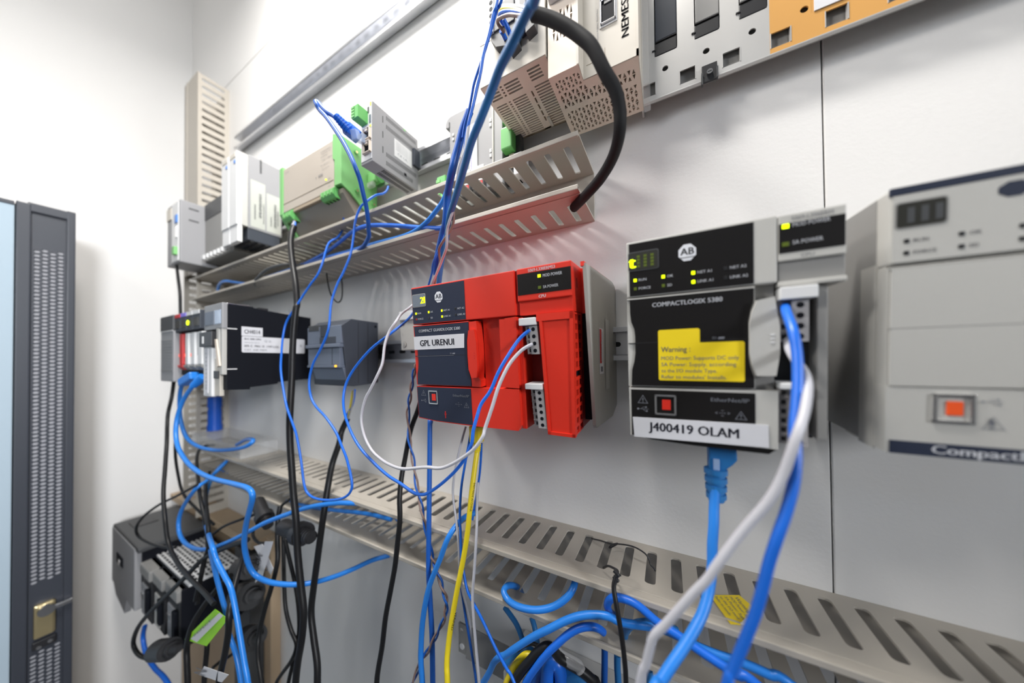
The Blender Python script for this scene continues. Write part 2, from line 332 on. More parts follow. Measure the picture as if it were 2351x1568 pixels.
def terminal_plug(root, u0, u1, v0, v1, n_poles, cap, skew, m='terminal'):
    """cap = (u0,u1,v0,v1); skew = horizontal drift of the lower end"""
    r = MB(0.001); w = (u1 - u0) * 0.42; c = u0 + w
    def sk(u, v): return u + skew * (v - v0) / (v1 - v0)
    flat(r, [(c, v0), (u1, v0), (u1 + skew, v1), (c + skew, v1)], -0.2, 14, m); flat(r, [(u0, v0), (c, v0), (c + skew, v1), (u0 + skew, v1)], 4.0, 14, m)
    pitch = (v1 - v0) / n_poles
    for k in range(n_poles):
        v = v0 + pitch * (k + 0.5); r.cyl((sk((c + u1) / 2, v), -v), 'y', pitch * 0.28, -0.3, 0.0, 'black_matt', 18, smooth=False)
        uc = sk((u0 + c) / 2, v); uvbox(r, uc - w*0.16, uc + w*0.26, v - pitch*0.24, v + pitch*0.22, 3.85, 4.2, 'seam')
        uvbox(r, sk(u1, v) - 2.2, sk(u1, v) - 0.9, v - 0.25 + pitch*0.1, v + pitch*0.1 + 0.1, -0.3, 0, 'grey_mid')
        if k: uvbox(r, sk(u0, v - pitch/2), sk(c, v - pitch/2), v - pitch/2 - 0.3, v - pitch/2 + 0.3, 3.2, 4.0, m)
    t = r.build('terminal_plug', root)
    b = MB(0.001); uvbox(b, cap[0], cap[1], cap[2], cap[3], -2.6, 13, 'white_plastic', 0.7); b.build('lever', t)
def status_panel(root, pm, u0, u1, v0, v1, lit, logo, lcd, lcd_txt, txt=('RUN', 'FORCE', 'OK', 'SD', 'NET A1', 'LINK A1', 'NET A2', 'LINK A2'), ink='print_white', two=True, bodycol=None, lw=18.6):
    b = MB(0.001); uvbox(b, u0, u1, v0, v1, -0.3, 1.0, pm)
    if logo:
        flat(b, octagon(37.0, 13.4, 9.8, 10.6), -0.45, -0.3, ink if ink == 'ink' else 'print_white')
        P(b, 'AB', 37.0, 14.8, 4.4, pm, width=7.6, bold=0.015, align='C', n=-0.55); uvbox(b, 33.0, 41.0, 16.3, 16.7, -0.55, -0.5, pm)
    pos = [(5.5, 27.1), (5.5, 33.0), (23.0, 27.0), (23.0, 33.0), (40.2, 27.0), (40.2, 32.8), (57.2, 26.7), (57.2, 32.5)]
    for k, (u, v) in enumerate(pos): P(b, txt[k], u + 2.3, v + 0.85, 1.75, ink, bold=0.012)
    p = b.build('status_panel', root)
    for k, (u, v) in enumerate(pos): led(q := MB(0.001), u, v, lit[k]); q.build('indicator_light', p)
    b = MB(0.001); a0, a1, c0, c1 = 1.2, 1.2 + lw, 7.4, 20.8
    flat(b, [(u, v) for u, v in slot_hole(a0, a1, c0, c1, 1.6, 4)], -0.5, 0.9, 'grey_mid' if pm != 'panel_black' else 'charcoal'); flat(b, slot_hole(a0 + 0.7, a1 - 0.7, c0 + 0.8, c1 - 0.7, 1.2, 4), -0.62, 0, lcd)
    if lcd_txt == '2':
        P(b, '2', a0 + 11.6, 17.4, 6.4, 'led_lime', width=3.9, bold=0.03, n=-0.7); P(b, '1', a0 + 16.2, 17.4, 6.4, 'led_lime', width=1.4, bold=0.03, n=-0.7)
    elif lcd_txt == 't':
        P(b, 't', a0 + 0.9, 18.4, 8.2, 'led_lime', width=3.4, bold=0.07, n=-0.7)
        for k in range(3):
            for q2 in range(4): uvbox(b, a0 + 5.6 + k*4.3, a0 + 7.6 + k*4.3, 10.2 + q2*2.2, 11.8 + q2*2.2, -0.68, -0.6, 'led_dim')
    else:
        for k in range(3): uvbox(b, a0 + 4.2 + k*4.6, a0 + 6.6 + k*4.6, 10.6, 18.2, -0.68, -0.6, 'charcoal')
    b.build('display', p)
    return p
WAVE_L = [(1.6, 40.6), (1.7, 50), (2.3, 56), (4.2, 61), (4.7, 66), (4.7, 78), (3.9, 84), (2.3, 90), (1.8, 101.0)]
WAVE_R = [(71.0, 101.0), (71.0, 94.5), (69.2, 88), (68.2, 82), (68.2, 60), (69.4, 53.5), (71.0, 48), (71.0, 40.6)]
def front_door(root, body, pm, title, title_u, title_w, wave=True):
    b = MB(0.001); flat(b, [(-0.2, 40.0), (71.6, 40.0), (71.6, 101.6), (-0.2, 101.6)], 0.5, 9, body)
    flat(b, WAVE_L + WAVE_R if wave else [(0.6, 40.6), (71.2, 40.6), (71.2, 101), (0.6, 101)], -0.3, 1.0, pm)
    uvbox(b, -0.25, 71.6, 39.6, 40.5, -0.2, 8, body, 0.3)
    if title: P(b, title, title_u, 46.8, 2.9, 'print_white', width=title_w, bold=0.02)
    uvbox(b, 0.3, 70, 70.9, 71.25, -0.36, 0.5, 'seam' if wave else 'grey_mid')
    return b
def sd_mark(b, u, v):
    P(b, 'SD', u, v, 1.5, 'print_grey', bold=0.02)
    b.quad([(u + 3, -0.5, -(v + 0.1)), (u + 6.2, -0.5, -(v + 0.1)), (u + 6.6, -0.5, -(v - 1.2)), (u + 3.4, -0.5, -(v - 1.2))], 'print_grey')

# -- red safety controller
red = thing('safety_controller', 'bright red logic controller with dark panels and a white name tape', 'controller', (-0.2358, 0.2205, 0.0780), 0.0724, local=True)
b = MB(0.001)
uvbox(b, 0, 121.4, 0.0, 38.4, 0, 40, 'red', 0.8)
uvbox(b, 0, 121.4, 0.6, 137.0, 12, 96, 'red', 0.8)
uvbox(b, 82.0, 110.4, 38.4, 103, 8.5, 14, 'red', 0.3)
flat(b, [(110.2, 40.0), (121.4, 39.4), (121.6, 101.6), (110.6, 101.2)], 0, 30, 'red')
b.prism([(8.5, -40), (0.2, -40.6), (0.2, -101), (8.5, -101.6)], 'x', 104.5, 110.6, 'red')
flat(b, [(0, 103.2), (121.5, 102.4), (122.0, 134.5), (119.0, 139.3), (60.0, 139.6), (25, 139.0), (0.3, 137.2)], 0, 40, 'red')
b.build('body', red)
status_panel(red, 'panel_navy', 0.8, 68.6, 1.6, 37.6, ['led_lime', 'red_dark', 'led_lime', 'led_off', 'led_lime', 'led_lime', 'led_off', 'led_off'], True, 'lcd', '2')
b = front_door(red, 'red', 'panel_navy', 'COMPACT GUARDLOGIX 5380', 8.0, 53.5)
flat(b, [(0.3, 50.9), (66.0, 50.9), (65.2, 64.4), (0.3, 64.7)], -0.55, -0.3, 'paper'); P(b, 'GPL URENUI', 9.0, 61.0, 6.2, 'ink', width=44.5, bold=0.028, n=-0.75)
sd_mark(b, 47.5, 70.0); uvbox(b, 3, 52, 71.4, 71.6, -0.42, -0.3, 'print_grey')
door = b.build('front_door', red)
b = MB(0.001); flat(b, [(71.4, 40.4), (79.6, 40.0), (80.4, 47.5), (81.4, 60), (81.4, 84), (80.0, 93), (82.0, 95.5), (81.6, 101.6), (71.6, 101.6), (71.4, 94.5), (69.6, 88), (68.5, 82), (68.5, 60), (69.8, 53.5), (71.4, 48)], 0.2, 9, 'red')
flat(b, [(72.4, 48.5), (78.8, 47.8), (80.6, 60), (80.6, 84), (79.2, 92.6), (73.6, 93.2), (70.6, 85), (70.2, 72), (70.6, 58)], -2.6, 1, 'red')
for k in range(3): uvbox(b, 77.6, 78.3, 69.2 + k*2.4, 70.0 + k*2.4, -2.8, -2.4, 'print_red')
b.build('handle', door)
b = MB(0.001); flat(b, [(0.6, 103.8), (70.2, 103.6), (70.5, 138.6), (24, 138.0), (0.9, 136.2)], -0.3, 1, 'panel_navy')
triangle_sign(b, 9.6, 110.2, 6.0, 'print_grey'); usb_sign(b, 9.8, 118.0, 3.4, 'print_grey'); P(b, 'EtherNet/IP', 48.5, 112.0, 2.4, 'print_grey', width=19.5, bold=0.02); net_sign(b, 55.0, 119.4, 'print_grey'); triangle_sign(b, 64.4, 120.0, 5.4, 'print_grey')
b.cyl((37.6, -128.2), 'y', 0.7, -0.5, -0.3, 'print_red', 12, smooth=False); uvbox(b, 37.1, 38.1, 129, 134.5, -0.5, -0.3, 'print_red'); uvbox(b, 36.5, 38.7, 129.4, 131.4, -0.5, -0.3, 'print_red')
fp = b.build('lower_panel', red); usb_port(red, 16.4, 28.8, 107.0, 121.2, 'usb_red', 'usb_orange')
b = MB(0.001)
uvbox(b, 123.8, 171.0, -0.3, 27.0, 0, 30, 'red', 0.8); uvbox(b, 124.2, 171.1, 26.4, 38.8, 2.2, 30, 'red', 0.6); uvbox(b, 121.0, 124.4, 0.2, 38, 3, 30, 'red_dark')
uvbox(b, 170.6, 171.15, 11, 19, 14, 16.5, 'red_dark')
P(b, '5069-L330ERMS3', 134.6, 3.8, 2.5, 'print_white', width=23.5, bold=0.02, n=-0.3); uvbox(b, 124.4, 170.8, 4.4, 22.0, -0.25, 1, 'panel_black')
P(b, 'MOD POWER', 147.6, 9.6, 2.5, 'print_white', width=16.2, bold=0.015); P(b, 'SA POWER', 147.6, 18.6, 2.3, 'print_white', width=12.8, bold=0.012); P(b, 'CPU', 143.4, 25.8, 2.4, 'print_white', width=6, bold=0.03, n=-0.3)
pb = b.build('power_block', red)
for v, m in ((8.2, 'led_lime'), (17.6, 'led_dim')): led(q := MB(0.001), 144.4, v, m, 2.6, 2.4); q.build('indicator_light', pb)
b = MB(0.001); uvbox(b, 122, 171, 38.6, 137, 22, 70, 'red_dark'); uvbox(b, 121.5, 125.5, 40, 138, 4, 24, 'red', 0.4); uvbox(b, 126, 176.5, 38.8, 132, 30, 96, 'black_matt'); uvbox(b, 126, 176, 0.5, 39, 29, 96, 'red'); b.build('side_cavity', red)
terminal_plug(red, 128.0, 140.6, 48.2, 72.0, 4, (125.0, 140.4, 41.4, 47.7), 1.6)
terminal_plug(red, 131.0, 144.2, 101.8, 134.6, 6, (128.6, 144.0, 96.8, 101.6), 2.2)
b = MB(0.001); O_ = [(140.7, 38.9), (171.6, 38.9), (170.4, 139.4), (147.2, 139.0), (144.0, 80), (143.0, 45), (140.7, 45)]
flat(b, O_, 0.2, 3.4, 'red')
for A_ in ([(140.7, 38.9), (171.6, 38.9), (171.5, 44.6), (140.7, 45.0)], [(168.8, 38.9), (171.6, 38.9), (170.4, 139.4), (167.9, 139.4)], [(147.0, 136.4), (170.4, 136.8), (170.4, 139.4), (147.2, 139.0)], [(143.0, 45), (145.4, 45), (149.6, 139), (147.2, 139)]): flat(b, A_, -1.0, 1.0, 'red')
b.box(147, 169.4, 3, 30, -138, -136, 'red'); uvbox(b, 168.0, 169.0, 40, 137, 3, 26, 'black_matt')
nrow = 13
for r in range(nrow):
    v0 = 39.5 + r * (99.0 / nrow); v1 = v0 + 99.0 / nrow
    for cI, (n0, n1) in enumerate(((3.0, 13.0), (13.0, 25.0))):
        if r == 6 and cI == 0: n0, n1 = 3.0, 25.0
        if r == 6 and cI == 1: continue
        g = 1.4; hole = [(n0 + g + 0.8, v0 + g), (n1 - g, v0 + g), (n1 - g, v1 - g), (n0 + g + 0.8, v1 - g)]
        b.cell((n0, v0), (n1, v1), hole, 'red', 1, lambda u, v, t: (171.5 - t * 1.8 - (v - 39) * 0.012, u, -v))
b.build('terminal_cover', red)
b = MB()
def xe(Y): return -0.0541 + (Y - 0.2245) * 0.047
TH = 0.0028; prof = [(0.2245, 0.0755), (0.318, 0.0820), (0.330, 0.0800), (0.3345, 0.0760), (0.3345, -0.036), (0.3335, -0.0470), (0.312, -0.0560), (0.2500, -0.0560), (0.2480, -0.0535)]
V = [(xe(y), y, z) for y, z in prof] + [(xe(y) - TH, y, z) for y, z in prof]; n = len(prof)
ep = MB(); ep.add(V, [tuple(range(n)), tuple(range(2*n - 1, n - 1, -1))] + [(i, n + i, n + (i + 1) % n, (i + 1) % n) for i in range(n)], 'grey_warm')
RZ = math.atan(0.047)
def sideq(y0, y1, z0, z1, m, d): return [(xe(y0) + d, y0, z0), (xe(y1) + d, y1, z0), (xe(y1) + d, y1, z1), (xe(y0) + d, y0, z1)]
tl = lambda y0, y1, z0, z1, m, d: ep.quad(sideq(y0, y1, z0, z1, m, d), m)
tl(0.2605, 0.2750, -0.0115, 0.0290, 'paper', 0.0003); tl(0.2617, 0.2675, -0.002, 0.0280, 'print_red', 0.0005)
ep.text('DANGER', (xe(0.2668) + 0.0007, 0.2668, 0.000), (0, 0, 1), (0, -1, 0), 0.0026, 'paper', width=0.017, bold=0.02)
for k, yy in enumerate((0.2688, 0.2703, 0.2718)): ep.text('RISQUE DE CHOC HORS TENSION', (xe(yy) + 0.0007, yy, -0.001), (0, 0, 1), (0, -1, 0), 0.0009, 'ink_soft', width=0.027)
tl(0.2645, 0.2715, -0.0095, -0.0050, 'ink_soft', 0.0005)
tl(0.283, 0.298, -0.0265, 0.0395, 'grey_light', 0.0004)
ep.v = [v for v in ep.v]
inv = (Matrix.Translation(red.location) @ Matrix.Rotation(0.0724, 4, 'X')).inverted()
ep.v = [tuple(inv @ Vector(v)) for v in ep.v]; ep.build('end_plate', red)
b = MB()
for run, dz in (([0, 1, 2, 3], 0.0016), ([5, 6], -0.0016)):
    for i0, i1 in zip(run[:-1], run[1:]):
        (y0, z0), (y1, z1) = prof[i0], prof[i1]; q = []
        for y, z in ((y0, z0), (y1, z1)): q += [(xe(y) - TH - 0.0016, y, z + dz), (xe(y) - TH + 0.0012, y, z + dz), (xe(y) - TH + 0.0012, y, z - dz*1.2), (xe(y) - TH - 0.0016, y, z - dz*1.2)]
        b.add(q, [(0, 1, 2, 3), (7, 6, 5, 4), (0, 4, 5, 1), (1, 5, 6, 2), (2, 6, 7, 3), (3, 7, 4, 0)], 'red')
b.v = [tuple(inv @ Vector(v)) for v in b.v]; b.build('end_frame', red)

# -- grey controller with black panels
ol = thing('logic_controller', 'grey and black logic controller with a yellow warning sticker on its door', 'controller', (-0.0247, 0.2206, 0.0833), 0.0535, local=True)
b = MB(0.001)
uvbox(b, 0, 81.9, 0, 38.6, 0, 40, 'grey_light', 0.9); uvbox(b, 0.4, 81.6, 1, 137, 9, 98, 'grey_light', 0.8); uvbox(b, 71.6, 81.6, 38.5, 103, 5.5, 20, 'grey_mid')
flat(b, [(0, 103.0), (82.2, 102.2), (82.0, 137.2), (0.3, 137.0)], 0, 40, 'grey_light'); flat(b, [(2, 137.0), (82, 137.2), (78, 140.8), (40, 140.4), (14, 139.2)], 1.0, 40, 'panel_black'); b.build('body', ol)
status_panel(ol, 'panel_black', 1.8, 71.0, 1.6, 37.9, ['led_lime', 'led_dim', 'led_lime', 'led_dim', 'led_lime', 'led_lime', 'led_off', 'led_off'], True, 'lcd_dark', 't', lw=19.4)
b = front_door(ol, 'grey_light', 'panel_black', 'COMPACTLOGIX 5380', 16.0, 39.5); sd_mark(b, 50, 70.2)
flat(b, [(20.2, 62.8), (42.4, 62.8), (43.4, 63.6), (43.4, 72.1), (65.6, 72.1), (66.4, 72.9), (66.4, 96.4), (65.6, 97.1), (20.0, 97.1), (19.3, 96.4), (19.3, 63.6)], -0.5, -0.3, 'sticker_yellow')
P(b, 'Warning :', 21.0, 77.8, 3.6, 'ink_soft', width=17.0, bold=0.012, n=-0.6)
for k, (t_, w_) in enumerate((('MOD Power: Supports DC only', 42.6), ('SA Power: Supply, according', 41.2), ('to the I/O module Type.', 31.4), ("Refer to modules' Installs.", 36.4))): P(b, t_, 21.0, 83.2 + k*4.2, 2.5, 'ink_soft', width=w_, n=-0.6)
door = b.build('front_door', ol)
b = MB(0.001); flat(b, [(71.8, 48.4), (80.0, 47.0), (81.0, 56), (82.2, 64), (82.2, 80), (80.6, 93.0), (71.8, 93.2), (69.6, 87), (68.5, 80), (68.5, 62), (69.6, 55)], -3.0, 8, 'grey_light')
for k in range(3): uvbox(b, 77.8, 79.8, 68.6 + k*2.2, 69.4 + k*2.2, -3.3, -2.9, 'white_plastic')
b.build('handle', door)
b = MB(0.001); uvbox(b, 1.4, 71.4, 104.0, 136.8, -0.3, 1, 'panel_black')
triangle_sign(b, 9.0, 111.0, 6.0, 'print_grey'); usb_sign(b, 9.2, 117.6, 3.4, 'print_grey'); P(b, 'EtherNet/IP', 49.0, 110.0, 2.4, 'print_grey', width=19.5, bold=0.02); net_sign(b, 55.0, 117.2, 'print_grey'); triangle_sign(b, 64.4, 118.4, 5.4, 'print_grey')
b.build('lower_panel', ol); usb_port(ol, 16.5, 29.6, 107.0, 121.0, 'usb_red', 'usb_orange')
b = MB(0.001); flat(b, [(2.2, 123.8), (77.4, 122.7), (77.6, 136.4), (3.0, 137.9)], -0.9, -0.5, 'paper'); P(b, 'J400419 OLAM', 12.6, 132.4, 6.0, 'ink', width=50.5, bold=0.028, n=-1.0); b.build('name_tape', ol)
b = MB(0.001); uvbox(b, 82.2, 110.2, 0.6, 27, 0, 30, 'grey_light', 0.8); uvbox(b, 82.4, 110.3, 26.6, 39.0, 1.6, 30, 'grey_mid', 0.4); uvbox(b, 82.2, 110.5, 38.6, 41.4, -0.4, 34, 'grey_light', 0.6)
uvbox(b, 82.6, 109.7, 5.8, 22.4, -0.25, 1, 'panel_black'); P(b, '5069-L306ERM', 88, 4.6, 2.2, 'ink_soft', width=17, n=-0.3); P(b, 'MOD POWER', 88.4, 8.4, 2.3, 'print_white', width=15.4, bold=0.012); P(b, 'SA POWER', 88.4, 18.2, 2.2, 'print_white', width=12.6, bold=0.012); P(b, 'CPU', 92, 25.6, 1.8, 'ink_soft', width=5.5, n=-0.3)
pb = b.build('power_block', ol)
for v, m in ((7.4, 'led_lime'), (17.6, 'led_dim')): led(q := MB(0.001), 85.4, v, m, 3.0, 2.4); q.build('indicator_light', pb)
b = MB(0.001); uvbox(b, 81, 104, 41, 134, 22, 98, 'charcoal'); uvbox(b, 99.8, 104.2, 42, 130, 3, 98, 'grey_mid', 0.5); uvbox(b, 94, 100, 74, 97, 14, 24, 'charcoal'); b.build('side_cavity', ol)
terminal_plug(ol, 82.8, 95.4, 49.6, 73.4, 4, (82.6, 98.6, 42.0, 49.2), 0.0); terminal_plug(ol, 82.6, 95.0, 101.0, 134.0, 6, (82.4, 96.0, 97.2, 100.8), 0.0)

# -- grey controller at the right edge
fr = thing('logic_controller', 'plain pale grey logic controller with dark unlit display at the right edge', 'controller', (0.1026, 0.2232, 0.0863), 0.07, local=True)
b = MB(0.001)
uvbox(b, 0, 98, 0, 38.2, 0, 40, 'grey_light', 1.0); uvbox(b, -0.4, 98, 0.6, 136, 11, 96, 'grey_mid', 0.8); uvbox(b, 0.4, 98, 38, 101, 4, 20, 'grey_light')
flat(b, [(-0.4, 101.6), (98, 102.4), (98, 136.8), (-0.2, 136.8)], 0, 40, 'grey_light'); uvbox(b, -0.6, 0.4, 36, 138, 10, 24, 'grey_light'); b.build('body', fr)
b2 = MB(0.001); uvbox(b2, -0.3, 98, -0.2, 3.6, -0.3, 1.2, 'panel_navy'); b2.build('top_band', fr)
status_panel(fr, 'grey_light', 0.6, 97, 4.0, 37.4, ['led_off'] * 8, False, 'lcd_dark', '', ink='ink_soft', lw=17.4)
b = MB(0.001); flat(b, octagon(37.6, 9.8, 9.0, 6.8), -0.45, -0.3, 'panel_navy'); b.build('badge', fr)
b = front_door(fr, 'grey_light', 'grey_light', '', 0, 0, wave=False)
uvbox(b, 71.4, 97, 40, 101, 0, 9, 'grey_light', 0.5); b.build('front_door', fr)
usb_port(fr, 15.4, 28.6, 104.6, 119.2, 'usb_orange', 'usb_orange')
b = MB(0.001); P(b, '!', 33.6, 121, 5, 'print_grey', align='C', bold=0.03, n=-0.3); triangle_sign(b, 34.4, 118.6, 6.4, 'print_grey', n=-0.3); usb_sign(b, 34, 108.0, 3.0, 'print_grey', n=-0.3)
uvbox(b, 1.2, 98, 130.0, 136.9, -0.4, 1, 'panel_navy'); P(b, 'CompactLogix', 15.6, 135.2, 4.4, 'print_white', width=42, bold=0.03); b.build('lower_panel', fr)

# ------------------------------------------------------------------ top row of devices
def xtext(b, s, X, y, z, h, m, width=None, bold=0.0, rot=False):   # lettering on a face that looks towards +x
    if rot: b.text(s, (X, y, z), (0, 0, 1), (0, -1, 0), h, m, width, bold)
    else: b.text(s, (X, y, z), (0, 1, 0), (0, 0, 1), h, m, width, bold)
def ytext(b, s, x, Y, z, h, m, width=None, bold=0.0, rot=False, align='L'):
    if rot: b.text(s, (x, Y, z), (0, 0, 1), (-1, 0, 0), h, m, width, bold, align)
    else: b.text(s, (x, Y, z), (1, 0, 0), (0, 0, 1), h, m, width, bold, align)

# far left grey power unit
o = thing('power_supply', 'pale grey power unit with green terminal at the far left of the top row', 'power supply', (-0.993, WALL, 0.229))
b = MB(); b.box(-1.036, -0.950, 0.2270, 0.319, 0.229, 0.369, 'grey_cool', 0.002)
for z in (0.352, 0.326): b.box(-0.9505, -0.9496, 0.240, 0.256, z, z + 0.003, 'charcoal')
b.box(-0.9508, -0.9494, 0.281, 0.286, 0.318, 0.332, 'grey_mid'); b.box(-1.036, -0.95, 0.29, 0.319, 0.233, 0.365, 'beige_pale', 0.001); b.build('housing', o)
b = MB(); b.box(-0.999, -0.957, 0.2255, 0.2275, 0.233, 0.366, 'white_plastic', 0.0006); b.build('front_plate', o)
b = MB(); b.box(-0.975, -0.960, 0.2235, 0.2262, 0.318, 0.336, 'cable_sky', 0.001); b.build('blue_selector', o)
b = MB(); b.box(-0.974, -0.961, 0.2240, 0.2262, 0.285, 0.309, 'chrome', 0.001); b.build('connector', o)
b = MB(); b.box(-0.976, -0.962, 0.2200, 0.2262, 0.246, 0.264, 'green', 0.001); b.build('green_terminal', o)
b = MB(); b.box(-1.034, -1.004, 0.2252, 0.2275, 0.335, 0.362, 'beige_pale', 0.0005); b.build('rating_label', o)
# slatted dark module
o = thing('input_module', 'dark slatted module recessed between the pale grey power unit and the white faced modules', 'module', (-0.868, WALL, 0.240))
b = MB(); b.box(-0.948, -0.796, 0.266, 0.319, 0.238, 0.372, 'grey_mid', 0.001); b.build('housing', o)
b = MB()
for k in range(18): b.box(-0.945 + k*0.0083, -0.9405 + k*0.0083, 0.268, 0.317, 0.3715, 0.3732, 'charcoal')
b.box(-0.948, -0.796, 0.2652, 0.2664, 0.335, 0.371, 'charcoal', 0.0004); b.build('vent_grille', o)
b = MB()
for k in range(7): b.box(-0.940 + k*0.020, -0.928 + k*0.020, 0.2575, 0.266, 0.240, 0.250, 'white_plastic', 0.001)
b.build('terminal_strip', o)
# white faced modules
for i, (x0, x1) in enumerate(((-0.7905, -0.7560), (-0.7552, -0.7200))):
    o = thing('output_module', ('white faced grey module standing left in the pair left of the green housing' if i == 0 else 'white faced grey module with printed side label touching the green and beige housing'), 'module', ((x0 + x1)/2, WALL, 0.2676), group='white faced modules of the top row')
    b = MB(); b.box(x0, x1, 0.262, 0.319, 0.2676, 0.412, 'grey_cool', 0.0012); b.box(x0, x1, 0.2520, 0.262, 0.2690, 0.410, 'grey_light', 0.001); b.box(x0 + 0.001, x1 - 0.0004, 0.2555, 0.2625, 0.274, 0.390, 'charcoal'); b.build('housing', o)
    b = MB(); b.box(x0 + 0.0006, x1 - 0.0006, 0.2448, 0.2540, 0.2676, 0.409, 'white_plastic', 0.0015); b.box(x1 - 0.012, x1 - 0.006, 0.2440, 0.2455, 0.386, 0.392, 'cable_sky', 0.0005); b.box(x0 + 0.006, x1 - 0.006, 0.2442, 0.2450, 0.398, 0.406, 'beige_pale'); b.build('front_door', o)
    b = MB(); b.box(x0 + 0.001, x1 - 0.001, 0.262, 0.316, 0.2440, 0.2690, 'slate_dark', 0.0015)
    for k in range(4): b.box(x0 + 0.002, x1 - 0.002, 0.266 + k*0.012, 0.271 + k*0.012, 0.2415, 0.2445, 'seam')
    b.box(x0 + 0.001, x1 - 0.001, 0.2465, 0.2540, 0.2360, 0.2690, 'white_plastic', 0.001); b.build('terminal_base', o)
    if i:
        b = MB()
        for y0, y1 in ((0.266, 0.2895), (0.292, 0.317)):
            b.box(x1 - 0.0002, x1 + 0.0004, y0, y1, 0.272, 0.365 if y0 < 0.28 else 0.350, 'label_grey')
        for yy, z, w_, h in ((0.2715, 0.288, 0.030, 0.0026), (0.2790, 0.294, 0.048, 0.0048), (0.2860, 0.284, 0.040, 0.0020), (0.2985, 0.284, 0.020, 0.0022), (0.3045, 0.284, 0.048, 0.0046), (0.3105, 0.29, 0.03, 0.002)): xtext(b, 'IIIMIHIIMIIIHIMIIHI', x1 + 0.0006, yy + h, z, h, 'ink', width=w_, rot=True)
        b.box(x1 - 0.0002, x1 + 0.0006, 0.281, 0.2835, 0.385, 0.412, 'charcoal'); b.build('side_label', o)
# green and beige housing
o = thing('signal_converter', 'wide beige box in a green frame on the top rail', 'converter', (-0.504, WALL, 0.245))
b = MB(); b.box(-0.582, -0.436, 0.2600, 0.316, 0.2600, 0.3352, 'beige_tan', 0.0012)
b.box(-0.581, -0.437, 0.2596, 0.2601, 0.2745, 0.2750, 'beige_dark')
for k, (z, t) in enumerate(((0.3255, 'SICHERHEITSRELAIS'), (0.3215, 'IN 24V DC  6A'), (0.3175, 'OUT 24V 2x5A'), (0.3120, '24V = SELV'), (0.3045, 'A1 A2 S11'), (0.298, 'S12 13 14'))): ytext(b, t, -0.470 + (k % 2)*0.004, 0.2594, z, 0.0016, 'ink_soft', width=0.026 - (k % 3)*0.004)
ytext(b, '+  IEEE', -0.484, 0.2594, 0.289, 0.004, 'ink_soft', width=0.02); ytext(b, 'UT 24', -0.575, 0.2594, 0.3255, 0.002, 'ink_soft', width=0.012)
for k in range(3): ytext(b, 'PWR', -0.450, 0.2594, 0.279 - k*0.006, 0.0015, 'ink_soft', width=0.006)
b.cyl((-0.4555, 0.2800), 'y', 0.0011, 0.2588, 0.2604, 'led_lime', 10); b.build('cover', o)
def yz_plate(b, x0, x1, poly, m, bev=0.0008): b.prism(poly, 'x', x0, x1, m, bev)
b = MB(); yz_plate(b, -0.5925, -0.5822, [(0.2590, 0.3400), (0.2590, 0.2580), (0.2660, 0.2450), (0.2900, 0.2160), (0.3190, 0.2160), (0.3190, 0.3400)], 'green'); b.build('left_frame', o)
b = MB(); b.prism([(-0.4380, 0.3440), (-0.4380, 0.3060), (-0.4335, 0.3030), (-0.4335, 0.2640), (-0.4168, 0.2630), (-0.4168, 0.3345)], 'y', 0.2590, 0.2680, 'green', 0.0006)
yz_plate(b, -0.4200, -0.4166, [(0.2595, 0.3345), (0.2595, 0.2628), (0.274, 0.2560), (0.296, 0.2400), (0.319, 0.2400), (0.319, 0.3345)], 'green')
for y, z in ((0.2825, 0.3350 - 0.012), (0.2835, 0.2640), (0.312, 0.2560)): b.cyl((y, z), 'x', 0.0035, -0.4168, -0.4150, 'green_bright', 14); b.cyl((y, z), 'x', 0.0019, -0.4151, -0.4146, 'brass', 10)
b.build('right_frame', o)
b = MB(); b.prism([(0.264, 0.2600), (0.264, 0.2535), (0.286, 0.2260), (0.318, 0.2260), (0.318, 0.2600)], 'x', -0.5815, -0.4205, 'tin')
for r in range(9):
    for c in range(52):
        t = (r + 0.5) / 9.5; y = 0.2665 + 0.0195 * t; z = 0.2515 - 0.0245 * t; x = -0.577 + c*0.0029 + (r % 2)*0.00145
        b.quad([(x, y - 0.0010, z + 0.0003), (x + 0.0017, y - 0.0010, z + 0.0003), (x + 0.0017, y + 0.0001, z - 0.0011), (x, y + 0.0001, z - 0.0011)], 'seam')
b.box(-0.548, -0.470, 0.2590, 0.2635, 0.2530, 0.2580, 'beige_dark', 0.0008); b.build('mesh_cover', o)
for nm_x0, nm_x1, np_, z0 in ((-0.5785, -0.5520, 3, 0.2430), (-0.4660, -0.4330, 4, 0.2480)):
    b = MB(); b.box(nm_x0, nm_x1, 0.2605, 0.278, z0, z0 + 0.0185, 'green_bright', 0.001); b.prism([(0.2605, z0 + 0.0150), (0.2570, z0 + 0.0125), (0.2570, z0 + 0.004), (0.2610, z0)], 'x', nm_x0, nm_x1, 'green_bright', 0.0004)
    pw = (nm_x1 - nm_x0) / np_
    for k in range(np_): b.box(nm_x0 + pw*(k + 0.25), nm_x0 + pw*(k + 0.8), 0.2562, 0.2575, z0 + 0.0055, z0 + 0.0110, 'green'); b.box(nm_x0 + pw*(k + 0.3), nm_x0 + pw*(k + 0.7), 0.264, 0.272, z0 - 0.0003, z0 + 0.001, 'seam')
    b.build('screw_terminal', o)
b = MB(); b.cyl((0.3115, 0.2960), 'x', 0.0085, -0.4166, -0.3990, 'green_bright', 18); b.box(-0.4160, -0.3995, 0.3015, 0.3075, 0.2860, 0.3010, 'green', 0.001); b.box(-0.4160, -0.4030, 0.3000, 0.3060, 0.2780, 0.2850, 'clear', 0.0005); b.build('side_plug', o)
